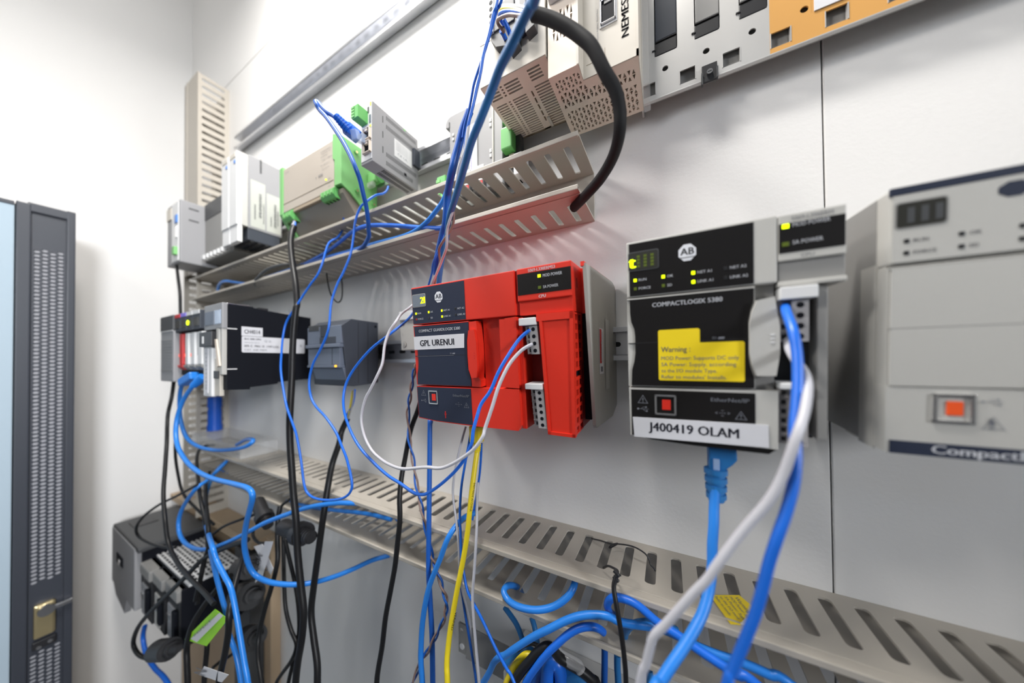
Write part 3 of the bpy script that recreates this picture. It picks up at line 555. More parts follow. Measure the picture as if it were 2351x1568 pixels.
# narrow grey controller with network sockets
o = thing('network_gateway', 'narrow grey vented controller with network sockets and a green plug on its front', 'gateway', (-0.336, WALL, 0.2557))
X = -0.3250
b = MB(); b.box(-0.3475, X, 0.2425, 0.3190, 0.2557, 0.3325, 'grey_cool', 0.0008)
b.box(X - 0.0003, X + 0.0002, 0.2760, 0.3065, 0.2830, 0.3070, 'white_plastic')
for k in range(6): xtext(b, 'WARNING ind cont eq', X + 0.0003, 0.278, 0.3035 - k*0.0022, 0.0011, 'print_grey', width=0.02)
xtext(b, 'CE UL', X + 0.0003, 0.281, 0.2868, 0.003, 'print_grey', width=0.018)
for z0, z1, ya_, yb_ in ((0.3225, 0.3275, 0.263, 0.3135), (0.3105, 0.3160, 0.263, 0.3135), (0.2735, 0.2790, 0.263, 0.3135), (0.2620, 0.2675, 0.263, 0.309)):
    y = ya_
    while y < yb_: b.box(X - 0.0004, X + 0.00015, y, y + 0.0009, z0, z1, 'charcoal'); y += 0.0021
for z in (0.3150, 0.2950, 0.2750): b.box(X - 0.0004, X + 0.00015, 0.2570, 0.2582, z, z + 0.0085, 'charcoal')
b.box(X - 0.0004, X + 0.0002, 0.2925, 0.2965, 0.2650, 0.2690, 'black_matt'); b.box(X - 0.0004, X + 0.0002, 0.2915, 0.2955, 0.3290, 0.3310, 'green')
for r in range(2):
    for k in range(22): b.box(-0.343 + r*0.009, -0.3370 + r*0.009, 0.262 + k*0.0024, 0.2632 + k*0.0024, 0.2553, 0.2559, 'charcoal')
b.build('housing', o)
b = MB(); b.box(-0.3465, -0.3262, 0.2418, 0.2428, 0.2590, 0.3315, 'white_plastic', 0.0003)
for z, m in ((0.3290, 'led_lime'), (0.3265, 'led_lime'), (0.3000, 'led_lime')): b.box(-0.3282, -0.3268, 0.2412, 0.2420, z, z + 0.0018, m)
b.box(-0.3300, -0.3272, 0.2413, 0.2420, 0.3050, 0.3150, 'slate'); b.box(-0.3335, -0.3305, 0.2413, 0.2420, 0.319, 0.326, 'charcoal'); b.build('front_plate', o)
for z in (0.2835, 0.2665):
    b = MB(); t = 0.0012; x0, x1, z0, z1 = -0.3405, -0.3265, z, z + 0.0150
    for q in ((x0, x1, z0, z0 + t), (x0, x1, z1 - t, z1), (x0, x0 + t, z0, z1), (x1 - t, x1, z0, z1)): b.box(q[0], q[1], 0.2385, 0.2425, q[2], q[3], 'beige', 0.0003)
    b.box(x0 + t, x1 - t, 0.2415, 0.2424, z0 + t, z1 - t, 'black_matt'); b.box(x0 + 0.004, x1 - 0.005, 0.239, 0.2425, z1 - 0.004, z1 - t, 'beige', 0.0002); b.build('network_socket', o)
b = MB(); b.box(-0.3450, -0.3330, 0.2280, 0.2425, 0.3050, 0.3210, 'green_bright', 0.0007)
for k in range(4): b.box(-0.3455, -0.3395, 0.2272, 0.2285, 0.3065 + k*0.0037, 0.3090 + k*0.0037, 'green')
b.build('green_plug', o)
b = MB(); b.box(-0.3260, -0.3205, 0.3075, 0.3190, 0.2880, 0.3130, 'slate_dark', 0.001); b.build('rail_clip', o)
# flat grey module with rounded shoulder
o = thing('relay_module', 'flat light grey module with a rounded shoulder behind the blue cable bundle', 'module', (-0.21, WALL, 0.216))
b = MB(); arc = [(-0.2600 + 0.0110*(1 - math.cos(a)), 0.3190 + 0.0100*math.sin(a)) for a in [math.radians(q) for q in range(0, 91, 15)]]
out = [(-0.2530, 0.2165), (-0.2530, 0.3130), (-0.2600, 0.3150)] + arc + [(-0.1722, 0.3290), (-0.1722, 0.2165)]
b.prism(out, 'y', 0.3050, 0.3190, 'grey_cool', 0.001); b.box(-0.254, -0.2525, 0.3045, 0.307, 0.314, 0.321, 'charcoal'); b.box(-0.186, -0.184, 0.3038, 0.3052, 0.2165, 0.327, 'grey_light', 0.0004)
for z in (0.300, 0.294, 0.262, 0.256): b.box(-0.248, -0.245, 0.3040, 0.3052, z, z + 0.003, 'white_plastic', 0.0003); b.box(-0.190, -0.187, 0.3040, 0.3052, z - 0.004, z, 'white_plastic', 0.0003)
b.build('housing', o)
b = MB(); b.box(-0.2200, -0.2080, 0.3035, 0.3052, 0.2200, 0.3030, 'paper', 0.0004); ytext(b, 'Industrial Ethernet Switch', -0.2165, 0.3033, 0.245, 0.002, 'print_violet', width=0.048, rot=True); ytext(b, 'AUTO', -0.214, 0.3033, 0.229, 0.004, 'print_violet', width=0.011, rot=True, bold=0.03); ytext(b, 'MDI', -0.2125, 0.3033, 0.2225, 0.0035, 'print_red', width=0.005, rot=True, bold=0.03); b.build('side_label', o)
for x in (-0.2420, -0.2215, -0.2010):
    b = MB(); b.box(x - 0.0055, x + 0.0055, 0.2990, 0.3055, 0.2240, 0.2430, 'white_plastic', 0.0004); b.box(x - 0.0058, x + 0.0058, 0.2980, 0.3055, 0.2160, 0.2240, 'charcoal', 0.0004); b.box(x - 0.0045, x + 0.0045, 0.2975, 0.2990, 0.2180, 0.2225, 'print_red' if x > -0.23 else 'grey_mid'); b.build('port', o)
b = MB(); b.box(-0.2680, -0.2535, 0.2960, 0.3190, 0.2170, 0.2460, 'green_bright', 0.001)
for k in range(3): b.box(-0.2685, -0.262, 0.2952, 0.2962, 0.222 + k*0.008, 0.226 + k*0.008, 'green')
b.box(-0.2690, -0.2650, 0.2955, 0.3100, 0.2165, 0.232, 'cable_teal', 0.0005); b.build('green_terminal', o)
o = thing('terminal_block', 'green and dark terminal block in the gap right of the flat grey module', 'terminal block', (-0.163, WALL, 0.217))
b = MB(); b.box(-0.1715, -0.1500, 0.3100, 0.3190, 0.2165, 0.3050, 'charcoal', 0.001); b.box(-0.1640, -0.1570, 0.3060, 0.3105, 0.2330, 0.2480, 'beige', 0.001); b.build('base', o)
b = MB(); b.box(-0.1705, -0.1560, 0.2980, 0.3100, 0.2500, 0.2760, 'green_bright', 0.0015); b.box(-0.1690, -0.1600, 0.3000, 0.3100, 0.2830, 0.2930, 'green_bright', 0.001); b.build('green_terminal', o)
b = MB(); b.box(-0.1545, -0.1440, 0.2995, 0.3190, 0.2165, 0.2410, 'paper', 0.0006); b.build('marker', o)

# ------------------------------------------------------------------ beige drive units at the top
def grille(b, rects, mp, m):
    """b.cell for every (u0,u1,v0,v1,hole)"""
    for u0, u1, v0, v1, h in rects: b.cell((u0, v0), (u1, v1), h, m, 1, mp)
def fill(b, u0, u1, v0, v1, mp, m): b.quad([mp(u0, v0, 0), mp(u1, v0, 0), mp(u1, v1, 0), mp(u0, v1, 0)], m)
def tri_field(b, u0, u1, v0, v1, nu, nv, mp, m, g=0.0005, skip=None):
    du, dv = (u1 - u0) / nu, (v1 - v0) / nv
    for i in range(nu):
        for j in range(nv):
            a, c, d, e = u0 + i*du, u0 + (i+1)*du, v0 + j*dv, v0 + (j+1)*dv
            if skip and skip((a + c)/2, (d + e)/2): fill(b, a, c, d, e, mp, m); continue
            um = (a + c)/2; up_ = (i + j) % 2 == 0
            T1 = [(a + g, e - g), (c - g, e - g), (um, d + g*1.6)] if up_ else [(a + g, d + g), (um, e - g*1.6), (c - g, d + g)]
            o_ = [Vector((*q, 0)) for q in ((a, d), (c, d), (c, e), (a, e))]
            b.cell((a, d), (c, e), T1, m, 1, mp)
# left unit
FZ, FX0, FX1, FY = 0.2703, -0.1600, -0.0915, 0.2405
o = thing('drive_unit', 'beige unit with slotted underside and black wiring plug left of the triangle vented unit', 'drive unit', (-0.126, WALL, FZ))
b = MB(); T = 0.0022
b.box(FX0 - 0.0003, FX1 + 0.0003, FY - 0.0003, FY + 0.003, FZ + 0.0006, 0.420, 'beige_pale', 0.0005); b.box(FX0 - 0.0003, FX0 + 0.002, FY + 0.003, 0.319, FZ + 0.0006, 0.420, 'beige_pale'); b.box(FX1 - 0.002, FX1 + 0.0003, FY + 0.003, 0.319, FZ + 0.0006, 0.420, 'beige_pale'); b.box(FX0, FX1, 0.316, 0.3190, FZ, 0.420, 'beige_dark'); b.box(FX0, FX1, FY, 0.319, 0.420, 0.423, 'beige_pale')
b.box(FX0, FX0 + 0.020, FY - 0.0005, FY + 0.002, 0.313, 0.330, 'beige')
ytext(b, 'Schneider', FX0 + 0.002, FY - 0.0002, 0.334, 0.0042, 'print_grey', width=0.017, bold=-0.01)
for k in range(3): b.prism([(FX0 + 0.003 + k*0.006, 0.346), (FX0 + 0.006 + k*0.006, 0.352), (FX0 + 0.003 + k*0.006, 0.3545)], 'y', FY - 0.0004, FY, 'beige')
b.box(-0.126, -0.104, FY - 0.0006, FY, 0.337, 0.352, 'beige', 0.0004); ytext(b, 'U1', -0.119, FY - 0.0008, 0.340, 0.002, 'print_grey'); b.prism([(-0.131, 0.339), (-0.126, 0.343), (-0.126, 0.347), (-0.131, 0.343)], 'y', FY - 0.0006, FY, 'green_bright')
b.build('housing', o)
b = MB(); mp = lambda u, v, t: (u, v, FZ + T*t)
YB = 0.3185; ym = FY
def slots(u0, u1, v0, v1, nv, gu=0.0012, gv=0.0008):
    dv = (v1 - v0)/nv
    for j in range(nv): b.cell((u0, v0 + j*dv), (u1, v0 + (j+1)*dv), [(u0 + gu, v0 + j*dv + gv), (u1 - gu, v0 + j*dv + gv), (u1 - gu, v0 + (j+1)*dv - gv), (u0 + gu, v0 + (j+1)*dv - gv)], 'beige', 1, mp)
cols = [(-0.1580, -0.1435), (-0.1435, -0.1388), (-0.1388, -0.1210)]
for c in cols: slots(c[0], c[1], 0.2460, 0.2600, 4); slots(c[0], c[1], 0.2650, YB, 17)
slots(-0.1130, -0.0980, 0.2440, 0.2580, 4); slots(-0.1130, -0.0950, 0.2620, YB, 17); slots(-0.1175, -0.1150, 0.2650, 0.3080, 5, 0.0004, 0.001)
for q in ((FX0, -0.1580, FY, YB), (-0.1210, -0.1175, 0.2460, YB), (-0.1175, -0.1150, 0.2460, 0.2650), (-0.1175, -0.1150, 0.3080, YB), (-0.1150, -0.1130, 0.2440, YB), (-0.0980, FX1, 0.2440, 0.2620), (-0.0950, FX1, 0.2620, YB), (-0.1130, -0.0980, 0.2580, 0.2620), (-0.1580, -0.1210, 0.2600, 0.2650), (-0.1580, FX1, FY, 0.2440), (-0.1580, -0.1150, 0.2440, 0.2460)): fill(b, *q, mp, 'beige')
b.box(-0.1135, -0.1105, 0.3020, 0.3160, FZ - 0.002, FZ, 'beige_pale', 0.0005); b.build('slotted_base', o)
b = MB(); b.box(FX0 + 0.003, FX1 - 0.003, FY + 0.006, 0.315, FZ + 0.012, FZ + 0.014, 'beige_dark'); b.build('inner_board', o)
b = MB(); b.box(-0.1440, -0.1395, FY - 0.0090, FY, 0.3090, 0.3440, 'white_plastic', 0.0005)
for k in range(5): b.cyl((-0.14175, 0.3125 + k*0.0062), 'y', 0.0019, FY - 0.0092, FY - 0.009, 'black_matt', 14, smooth=False)
b.box(-0.1400, -0.1180, FY - 0.0080, FY, 0.3090, 0.3330, 'charcoal', 0.0008); b.box(-0.1175, -0.1010, FY - 0.0070, FY, 0.3020, 0.3300, 'white_plastic', 0.0006); b.box(-0.1120, -0.1060, FY - 0.0095, FY, 0.3120, 0.3240, 'charcoal', 0.0004); b.build('wiring_plug', o)
b = MB(); b.prism([(-0.1445, 0.3100), (-0.1160, 0.3100), (-0.1140, 0.2860), (-0.1230, 0.2820), (-0.1245, 0.2900), (-0.1380, 0.2950), (-0.1430, 0.3030)], 'y', FY - 0.0070, FY - 0.0002, 'charcoal', 0.0005)
b.prism([(-0.1165, 0.3120), (-0.0985, 0.3120), (-0.0980, 0.2930), (-0.1065, 0.2900), (-0.1070, 0.2975), (-0.1130, 0.2960), (-0.1150, 0.3000)], 'y', FY - 0.0085, FY - 0.0002, 'charcoal', 0.0005); b.build('black_clip', o)
# right unit, stepped
GZ, GX0, GX1, GXS, GY0, GY1 = 0.2500, -0.0895, -0.0175, -0.0628, 0.2423, 0.2590
o = thing('drive_unit', 'beige unit with triangular vents underneath, lettered NEMESYS on its front', 'drive unit', (-0.053, WALL, GZ))
b = MB(); b.box(GX0 + 0.0006, GXS - 0.0008, GY0 + 0.0026, 0.318, GZ + 0.0034, 0.420, 'beige_dark'); b.box(GXS - 0.002, GX1 - 0.0006, GY1, 0.318, GZ + 0.0034, 0.420, 'beige_pale', 0.0003)
b.box(GX0 + 0.001, GXS - 0.0005, GY0 - 0.0055, GY0 + 0.004, 0.3140, 0.420, 'white_plastic', 0.0035)
b.box(GX0 - 0.0003, GX0 + 0.002, GY0 + 0.0004, 0.319, GZ + 0.0005, 0.42, 'beige_pale'); b.box(GXS - 0.0016, GXS + 0.0003, GY0 - 0.0002, GY1 + 0.002, GZ + 0.0005, 0.42, 'beige_pale'); b.box(GX1 - 0.0015, GX1 + 0.0003, GY1 - 0.0003, 0.319, GZ + 0.0005, 0.42, 'beige_pale'); b.box(GXS, GX1 + 0.0003, GY1 - 0.0003, GY1 + 0.002, GZ + 0.0005, GZ + 0.006, 'beige_pale')
ytext(b, 'NEMESYS', -0.0245, GY1 - 0.0003, 0.2710, 0.0058, 'ink', width=0.043, rot=True, bold=0.012)
ytext(b, 'Device Address  Baud Rate', -0.0492, GY1 - 0.0003, 0.2790, 0.0013, 'print_grey', width=0.028, rot=True)
b.box(-0.0480, -0.0335, GY1 - 0.0006, GY1 + 0.001, 0.2880, 0.41, 'white_plastic', 0.0003); b.box(-0.0600, -0.0440, GY1 - 0.0002, GY1 + 0.0003, 0.2620, 0.2623, 'beige_dark'); b.box(-0.0440, -0.0436, GY1 - 0.0002, GY1 + 0.0003, 0.2620, 0.2700, 'beige_dark')
b.build('housing', o)
for z in (0.2900, 0.3115, 0.3330):
    b = MB(); t = 0.0010; x0, x1 = -0.0470, -0.0345
    for q in ((x0, x1, z, z + t), (x0, x1, z + 0.0195, z + 0.0205), (x0, x0 + t, z, z + 0.0205), (x1 - t, x1, z, z + 0.0205)): b.box(q[0], q[1], GY1 - 0.0022, GY1 + 0.001, q[2], q[3], 'chrome', 0.0002)
    b.box(x0 + t, x1 - t, GY1 - 0.0010, GY1, z + t, z + 0.0195, 'black_matt'); b.box(x0 + 0.003, x1 - 0.003, GY1 - 0.0016, GY1, z + 0.0165, z + 0.0195, 'grey_mid', 0.0003); b.build('network_socket', o)
b = MB(); mf = lambda u, v, t: (u, GY0 + 0.0016*t, v); tri_field(b, GX0 + 0.004, GXS - 0.004, 0.2790, 0.3060, 6, 3, mf, 'beige')
for q in ((GX0, GX0 + 0.004, GZ, 0.316), (GXS - 0.004, GXS, GZ, 0.316), (GX0 + 0.004, GXS - 0.004, GZ, 0.2790), (GX0 + 0.004, GXS - 0.004, 0.3060, 0.316)): fill(b, *q, mf, 'beige')
b.build('front_vent', o)
b = MB(); mb_ = lambda u, v, t: (u, v, GZ + 0.0018*t)
tri_field(b, GX0 + 0.003, GXS - 0.001, GY0 + 0.006, GY1 + 0.002, 7, 3, mb_, 'beige', 0.00038); tri_field(b, GX0 + 0.003, GX1 - 0.003, GY1 + 0.0035, 0.2800, 18, 3, mb_, 'beige', 0.00038, skip=lambda u, v: u > -0.062 and v < 0.268); tri_field(b, GX0 + 0.003, GX1 - 0.003, 0.2850, 0.3155, 18, 6, mb_, 'beige', 0.00038)
for q in ((GX0, GX0 + 0.003, GY0, 0.319), (GX1 - 0.003, GX1, GY1, 0.319), (GX0 + 0.003, GXS, GY0, GY0 + 0.006), (GXS - 0.001, GXS, GY0 + 0.006, GY1 + 0.002), (GX0 + 0.003, GX1 - 0.003, GY1 + 0.002, GY1 + 0.0035), (GXS, GX1 - 0.003, GY1, GY1 + 0.002), (GX0 + 0.003, GX1 - 0.003, 0.28, 0.285), (GX0 + 0.003, GX1 - 0.003, 0.3155, 0.319)): fill(b, *q, mb_, 'beige')
b.build('vented_base', o)
MB().box(-0.0168, -0.0110, 0.2860, 0.3190, 0.2475, 0.400, 'clear', 0.0005).solo('clear_end_cover', 'clear plastic cover strip right of the NEMESYS lettering', 'cover')
# ------------------------------------------------------------------ sheet metal backplane
HY, HZ, HT = 0.3160, 0.2545, 0.0012; HX0, HX1 = -0.0195, 0.55
o = thing('backplane_chassis', 'silver sheet metal chassis with rows of square holes and black slots at top right', 'chassis', (0.25, WALL, HZ))
CP = 0.0330; b = MB(); mh = lambda u, v, t: (u, HY + HT*t, v)
R0, R1, R2, R3 = HZ, HZ + 0.0205, HZ + 0.0330, HZ + 0.0430
def hx(u, zc, r): return [(u + r*math.cos(math.radians(a)), zc + r*math.sin(math.radians(a))) for a in range(0, 360, 24)]
nc = int((HX1 - HX0) / CP); ZT = HZ + 0.125
for k in range(nc):
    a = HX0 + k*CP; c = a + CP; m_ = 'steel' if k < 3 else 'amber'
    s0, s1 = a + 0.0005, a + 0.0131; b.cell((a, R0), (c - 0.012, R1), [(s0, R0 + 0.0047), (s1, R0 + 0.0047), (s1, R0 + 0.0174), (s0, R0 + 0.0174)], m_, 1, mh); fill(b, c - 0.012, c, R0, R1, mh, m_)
    for q in ((s0 - 0.0003, s0 + 0.0003, R0 + 0.0047, R0 + 0.0174), (s1 - 0.0003, s1 + 0.0004, R0 + 0.0047, R0 + 0.0174)): b.box(q[0], q[1], HY - 0.0004, HY + 0.003, q[2], q[3], 'steel')
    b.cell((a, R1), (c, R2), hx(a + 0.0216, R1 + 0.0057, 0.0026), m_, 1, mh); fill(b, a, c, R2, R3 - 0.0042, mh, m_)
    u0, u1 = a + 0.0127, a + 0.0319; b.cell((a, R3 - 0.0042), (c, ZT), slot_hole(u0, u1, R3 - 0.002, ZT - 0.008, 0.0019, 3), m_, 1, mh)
b.box(HX0, HX0 + nc*CP, HY, HY + HT, ZT, ZT + 0.08, 'steel'); b.box(HX0, HX0 + nc*CP, HY - 0.0004, HY + 0.0030, HZ - 0.0008, HZ + 0.0004, 'steel', 0.0003)
b.box(HX0, HX0 + 0.002, HY, WALL - 0.0004, HZ, ZT + 0.08, 'steel', 0.0003)
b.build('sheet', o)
b = MB(); b.box(HX0 + 0.003, HX0 + nc*CP, HY + 0.0045, HY + 0.0055, HZ + 0.0005, ZT + 0.07, 'grey_mid'); b.build('inner_board', o)
for k in range(4):
    a = HX0 + k*CP; u0, u1 = a + 0.0127, a + 0.0319; b = MB()
    b.box(u0 + 0.0008, u1 - 0.0005, HY - 0.0006, HY + 0.008, R3 + 0.0125, ZT - 0.009, 'slate_dark' if k == 0 else 'grey_mid', 0.0006); b.box(u0 + 0.0008, u1 - 0.0005, HY - 0.0012, HY + 0.008, R3 + 0.0110, R3 + 0.0118, 'seam'); b.box(u0, u1 - 0.0004, HY - 0.0004, HY + 0.008, R3 - 0.0018, R3 + 0.0105, 'black', 0.0006); b.box(u0 - 0.0022, u0 + 0.001, HY - 0.001, HY, R3 + 0.0037, R3 + 0.0047, 'black'); b.build('connector_slot', o)
b = MB(); uu = HX0 + CP + 0.0235; b.box(uu - 0.0058, uu + 0.0058, HY - 0.0022, HY - 0.0004, HZ - 0.0040, HZ + 0.0116, 'black', 0.0004); b.box(uu - 0.0063, uu - 0.0050, HY - 0.004, HY - 0.0004, HZ - 0.0063, HZ + 0.0042, 'charcoal'); b.box(uu + 0.0050, uu + 0.0063, HY - 0.004, HY - 0.0004, HZ - 0.0042, HZ + 0.0053, 'charcoal')
b.cyl((uu, HZ + 0.0030), 'y', 0.0023, HY - 0.0045, HY - 0.002, 'chrome', 16); b.box(uu - 0.0015, uu + 0.0015, HY - 0.0047, HY - 0.0044, HZ + 0.0027, HZ + 0.0032, 'seam'); b.build('mounting_clip', o)
b = MB(); b.box(0.1066, 0.1477, HY - 0.0010, HY - 0.0002, 0.2754, 0.3060, 'paper'); b.build('paper_label', o)

# ------------------------------------------------------------------ middle row, left side
o = thing('modular_controller', 'grey edged modular controller with several narrow modules at the far left of the middle row', 'controller', (-0.85, WALL, -0.034))
b = MB(); b.box(-0.957, -0.878, 0.2010, 0.3000, -0.034, 0.070, 'grey_cool', 0.002); b.box(-0.957, -0.878, 0.2000, 0.300, 0.070, 0.1015, 'charcoal', 0.002)
for k in range(11): b.box(-0.954, -0.884, 0.2002, 0.2012, -0.010 + k*0.006, -0.0092 + k*0.006, 'grey_mid')
b.box(-0.955, -0.880, 0.1995, 0.202, 0.069, 0.0705, 'white_plastic'); b.box(-0.955, -0.880, 0.2000, 0.202, -0.0125, -0.0117, 'grey_mid'); b.build('power_section', o)
mods = [(-0.877, -0.846, 'panel_navy', 'print_red'), (-0.845, -0.815, 'panel_navy', 'white_plastic'), (-0.814, -0.782, 'panel_navy', 'white_plastic'), (-0.781, -0.747, 'panel_navy', 'white_plastic')]
for k, (x0, x1, m1, m2) in enumerate(mods):
    b = MB(); b.box(x0, x1, 0.212, 0.300, -0.020, 0.100, 'black_matt', 0.001); b.box(x0, x1, 0.2030, 0.214, 0.066, 0.1005, 'slate_dark', 0.0012); b.box(x0 + 0.001, x1 - 0.001, 0.2022, 0.204, 0.0935, 0.1008, ('print_red', 'print_violet', 'white_plastic', 'white_plastic')[k], 0.0005)
    b.box(x0 + 0.004, x1 - 0.004, 0.2024, 0.2034, 0.072, 0.088, 'lcd_dark'); b.box(x0 + 0.012, x1 - 0.002, 0.2060, 0.214, 0.000, 0.062, m2, 0.002); b.box(x0 + 0.002, x0 + 0.009, 0.2085, 0.213, 0.018, 0.060, 'slate_dark', 0.001)
    b.prism([(0.2060, 0.000), (0.2060, -0.004), (0.230, -0.028), (0.250, -0.028), (0.250, 0.0)], 'x', x0 + 0.002, x1 - 0.002, 'grey_mid' if k else 'print_red', 0.001); md = b.build('plug_in_module', o)
    if k == 2: MB().cyl((x0 + 0.010, 0.0800), 'y', 0.0045, 0.2015, 0.2030, 'led_lime', 16).build('indicator_light', md)
    if k < 3: MB().box(x0 + 0.002, x0 + 0.008, 0.2078, 0.2088, 0.016, 0.022, 'led_red', 0.0005).build('indicator_light', md)
b = MB(); b.box(-0.747, -0.7385, 0.2130, 0.300, -0.020, 0.096, 'black_matt', 0.001); b.build('end_cap', o)
# black module with labels on its side
JX0, JX1 = -0.6800, -0.6094
o = thing('processor_module', 'big black module with white rating labels on its flank in the middle row', 'module', (-0.645, WALL, -0.042))
b = MB(); b.prism([(0.1960, 0.0945), (0.2290, 0.0960), (0.2290, 0.0945), (0.2500, 0.0920), (0.318, 0.0885), (0.318, -0.0290), (0.2640, -0.0320), (0.2640, -0.0350), (0.2250, -0.0380), (0.2250, -0.0415), (0.1960, -0.0400)], 'x', JX0, JX1, 'black_matt', 0.0006)
for z in (0.0560, -0.0080): b.box(JX1 - 0.0004, JX1 + 0.0004, 0.1960, 0.2080, z, z + 0.0015, 'white_plastic')
b.box(JX0 + 0.002, JX1 - 0.001, 0.1960, 0.2250, 0.0955, 0.0975, 'chrome', 0.0006); b.box(JX0 + 0.002, JX1 - 0.001, 0.237, 0.250, 0.0920, 0.0962, 'black', 0.0006); b.box(JX0 + 0.002, JX1 - 0.001, 0.262, 0.300, 0.0895, 0.0915, 'grey_light', 0.0005); b.build('housing', o)
b = MB(); b.box(JX0, JX1, 0.1900, 0.1975, 0.0560, 0.0970, 'grey_cool', 0.0015); b.box(JX0 + 0.004, JX1 - 0.030, 0.1893, 0.1903, 0.064, 0.086, 'slate', 0.0005); b.box(JX1 - 0.026, JX1 - 0.004, 0.1893, 0.1903, 0.064, 0.086, 'clear_blue', 0.0005); b.build('display_head', o)
b = MB(); b.box(JX0, JX0 + 0.034, 0.1890, 0.1970, -0.0520, 0.0430, 'white_plastic', 0.002); b.box(JX0 + 0.010, JX0 + 0.022, 0.1882, 0.1892, -0.046, 0.026, 'paper'); ytext(b, 'IN 0 1 2 3 4 5 6 7', JX0 + 0.018, 0.1879, -0.040, 0.005, 'print_grey', width=0.06, rot=True); b.build('terminal_cover', o)
b = MB(); b.box(JX0 - 0.004, JX0 + 0.046, 0.1850, 0.1970, 0.0290, 0.0530, 'black', 0.001); b.box(JX0 + 0.010, JX0 + 0.016, 0.1842, 0.1855, 0.034, 0.046, 'white_plastic', 0.001); b.build('key_switch', o)
b = MB(); b.box(JX0 + 0.048, JX1 - 0.012, 0.1900, 0.1975, 0.012, 0.060, 'grey_light', 0.0015); b.box(JX1 - 0.009, JX1 - 0.001, 0.1905, 0.1975, -0.016, 0.060, 'grey_light', 0.001); b.box(JX0 + 0.036, JX1 - 0.014, 0.1920, 0.1975, -0.050, 0.010, 'beige_pale', 0.001); b.prism([(JX1 - 0.024, 0.040), (JX1 - 0.017, 0.040), (JX1 - 0.005, -0.002), (JX1 - 0.014, -0.004)], 'y', 0.1885, 0.191, 'beige', 0.0006); b.box(JX0 + 0.040, JX1 - 0.016, 0.1895, 0.1925, -0.022, -0.010, 'charcoal', 0.0006); b.build('battery_door', o)
b = MB(); b.box(JX1, JX1 + 0.0005, 0.2135, 0.2415, 0.0465, 0.0615, 'paper'); xtext(b, 'CH4014', JX1 + 0.0007, 0.2170, 0.0505, 0.0068, 'ink_soft', width=0.021, bold=0.02); b.build('name_tape', o)
b = MB(); b.prism(slot_hole(0.2138, 0.3070, 0.0195, 0.0460, 0.002, 3), 'x', JX1, JX1 + 0.0004, 'paper')
xtext(b, 'SLC 500 CPU', JX1 + 0.0006, 0.2170, 0.0405, 0.0028, 'ink_soft', width=0.022, bold=0.03); xtext(b, 'OPERATING TEMP CODE T3C', JX1 + 0.0006, 0.2170, 0.0350, 0.0016, 'print_grey', width=0.02); xtext(b, 'CE  UL', JX1 + 0.0006, 0.2440, 0.0375, 0.004, 'print_grey', width=0.010)
xtext(b, 'SER C  FRN 10  1747-L532', JX1 + 0.0006, 0.2170, 0.0285, 0.0034, 'ink_soft', width=0.048, bold=0.01); xtext(b, 'CAT  64K MEM', JX1 + 0.0006, 0.2170, 0.0225, 0.0028, 'ink_soft', width=0.030); xtext(b, 'R', JX1 + 0.0006, 0.299, 0.031, 0.005, 'print_grey'); b.build('rating_label', o)
# slate compact controller
o = thing('compact_controller', 'small slate blue compact controller with an orange light in the middle row', 'controller', (-0.458, WALL, -0.034))
KX0, KX1 = -0.5010, -0.4142
b = MB(); b.prism([(0.2575, 0.0550), (0.2720, 0.0660), (0.318, 0.0655), (0.318, -0.0315), (0.2760, -0.0345), (0.2660, -0.0330), (0.2640, -0.0040), (0.2610, 0.0240)], 'x', KX0 + 0.001, KX1, 'slate_dark', 0.0008)
for y, z in ((0.313, 0.0585), (0.314, -0.0245)): b.cyl((y, z), 'x', 0.0022, KX1, KX1 + 0.0003, 'black_matt', 12, smooth=False)
for y in (0.283, 0.299): b.box(KX1 - 0.0002, KX1 + 0.0003, y, y + 0.0005, -0.030, 0.062, 'seam')
b.build('housing', o)
b = MB(); b.box(KX0, KX1 - 0.0008, 0.2565, 0.2640, 0.0290, 0.0560, 'slate', 0.0012); b.box(KX0 + 0.004, KX0 + 0.032, 0.2560, 0.2660, 0.0500, 0.0590, 'charcoal', 0.001); b.box(KX0 + 0.036, KX0 + 0.056, 0.2558, 0.2620, 0.0400, 0.0585, 'slate_dark', 0.0008); b.box(KX0 + 0.034, KX1 - 0.012, 0.2560, 0.2570, 0.0300, 0.0396, 'slate_dark', 0.0004); b.build('upper_cover', o)
b = MB(); b.box(KX0 - 0.001, KX1 - 0.001, 0.2540, 0.2640, 0.0235, 0.0290, 'slate', 0.001); b.box(KX0 + 0.001, KX1 - 0.004, 0.2570, 0.2660, -0.0025, 0.0235, 'slate', 0.0008); b.box(KX0, KX1 - 0.003, 0.2560, 0.2660, -0.0062, -0.0025, 'slate', 0.0006); b.box(KX1 - 0.022, KX1 - 0.0217, 0.2566, 0.2572, -0.002, 0.023, 'seam'); b.build('middle_cover', o)
b = MB(); b.prism([(0.2600, -0.0065), (0.2680, -0.0330), (0.276, -0.0340), (0.270, -0.0060)], 'x', KX0 + 0.006, KX1 - 0.002, 'slate', 0.0008); b.prism([(0.2665, -0.0290), (0.2672, -0.0335), (0.272, -0.034), (0.271, -0.029)], 'x', KX0 + 0.010, KX1 - 0.006, 'black_matt'); b.build('lower_cover', o)
MB().box(KX1 - 0.0135, KX1 - 0.0095, 0.2550, 0.2565, -0.0052, -0.0025, 'led_orange', 0.0005).build('indicator_light', o)
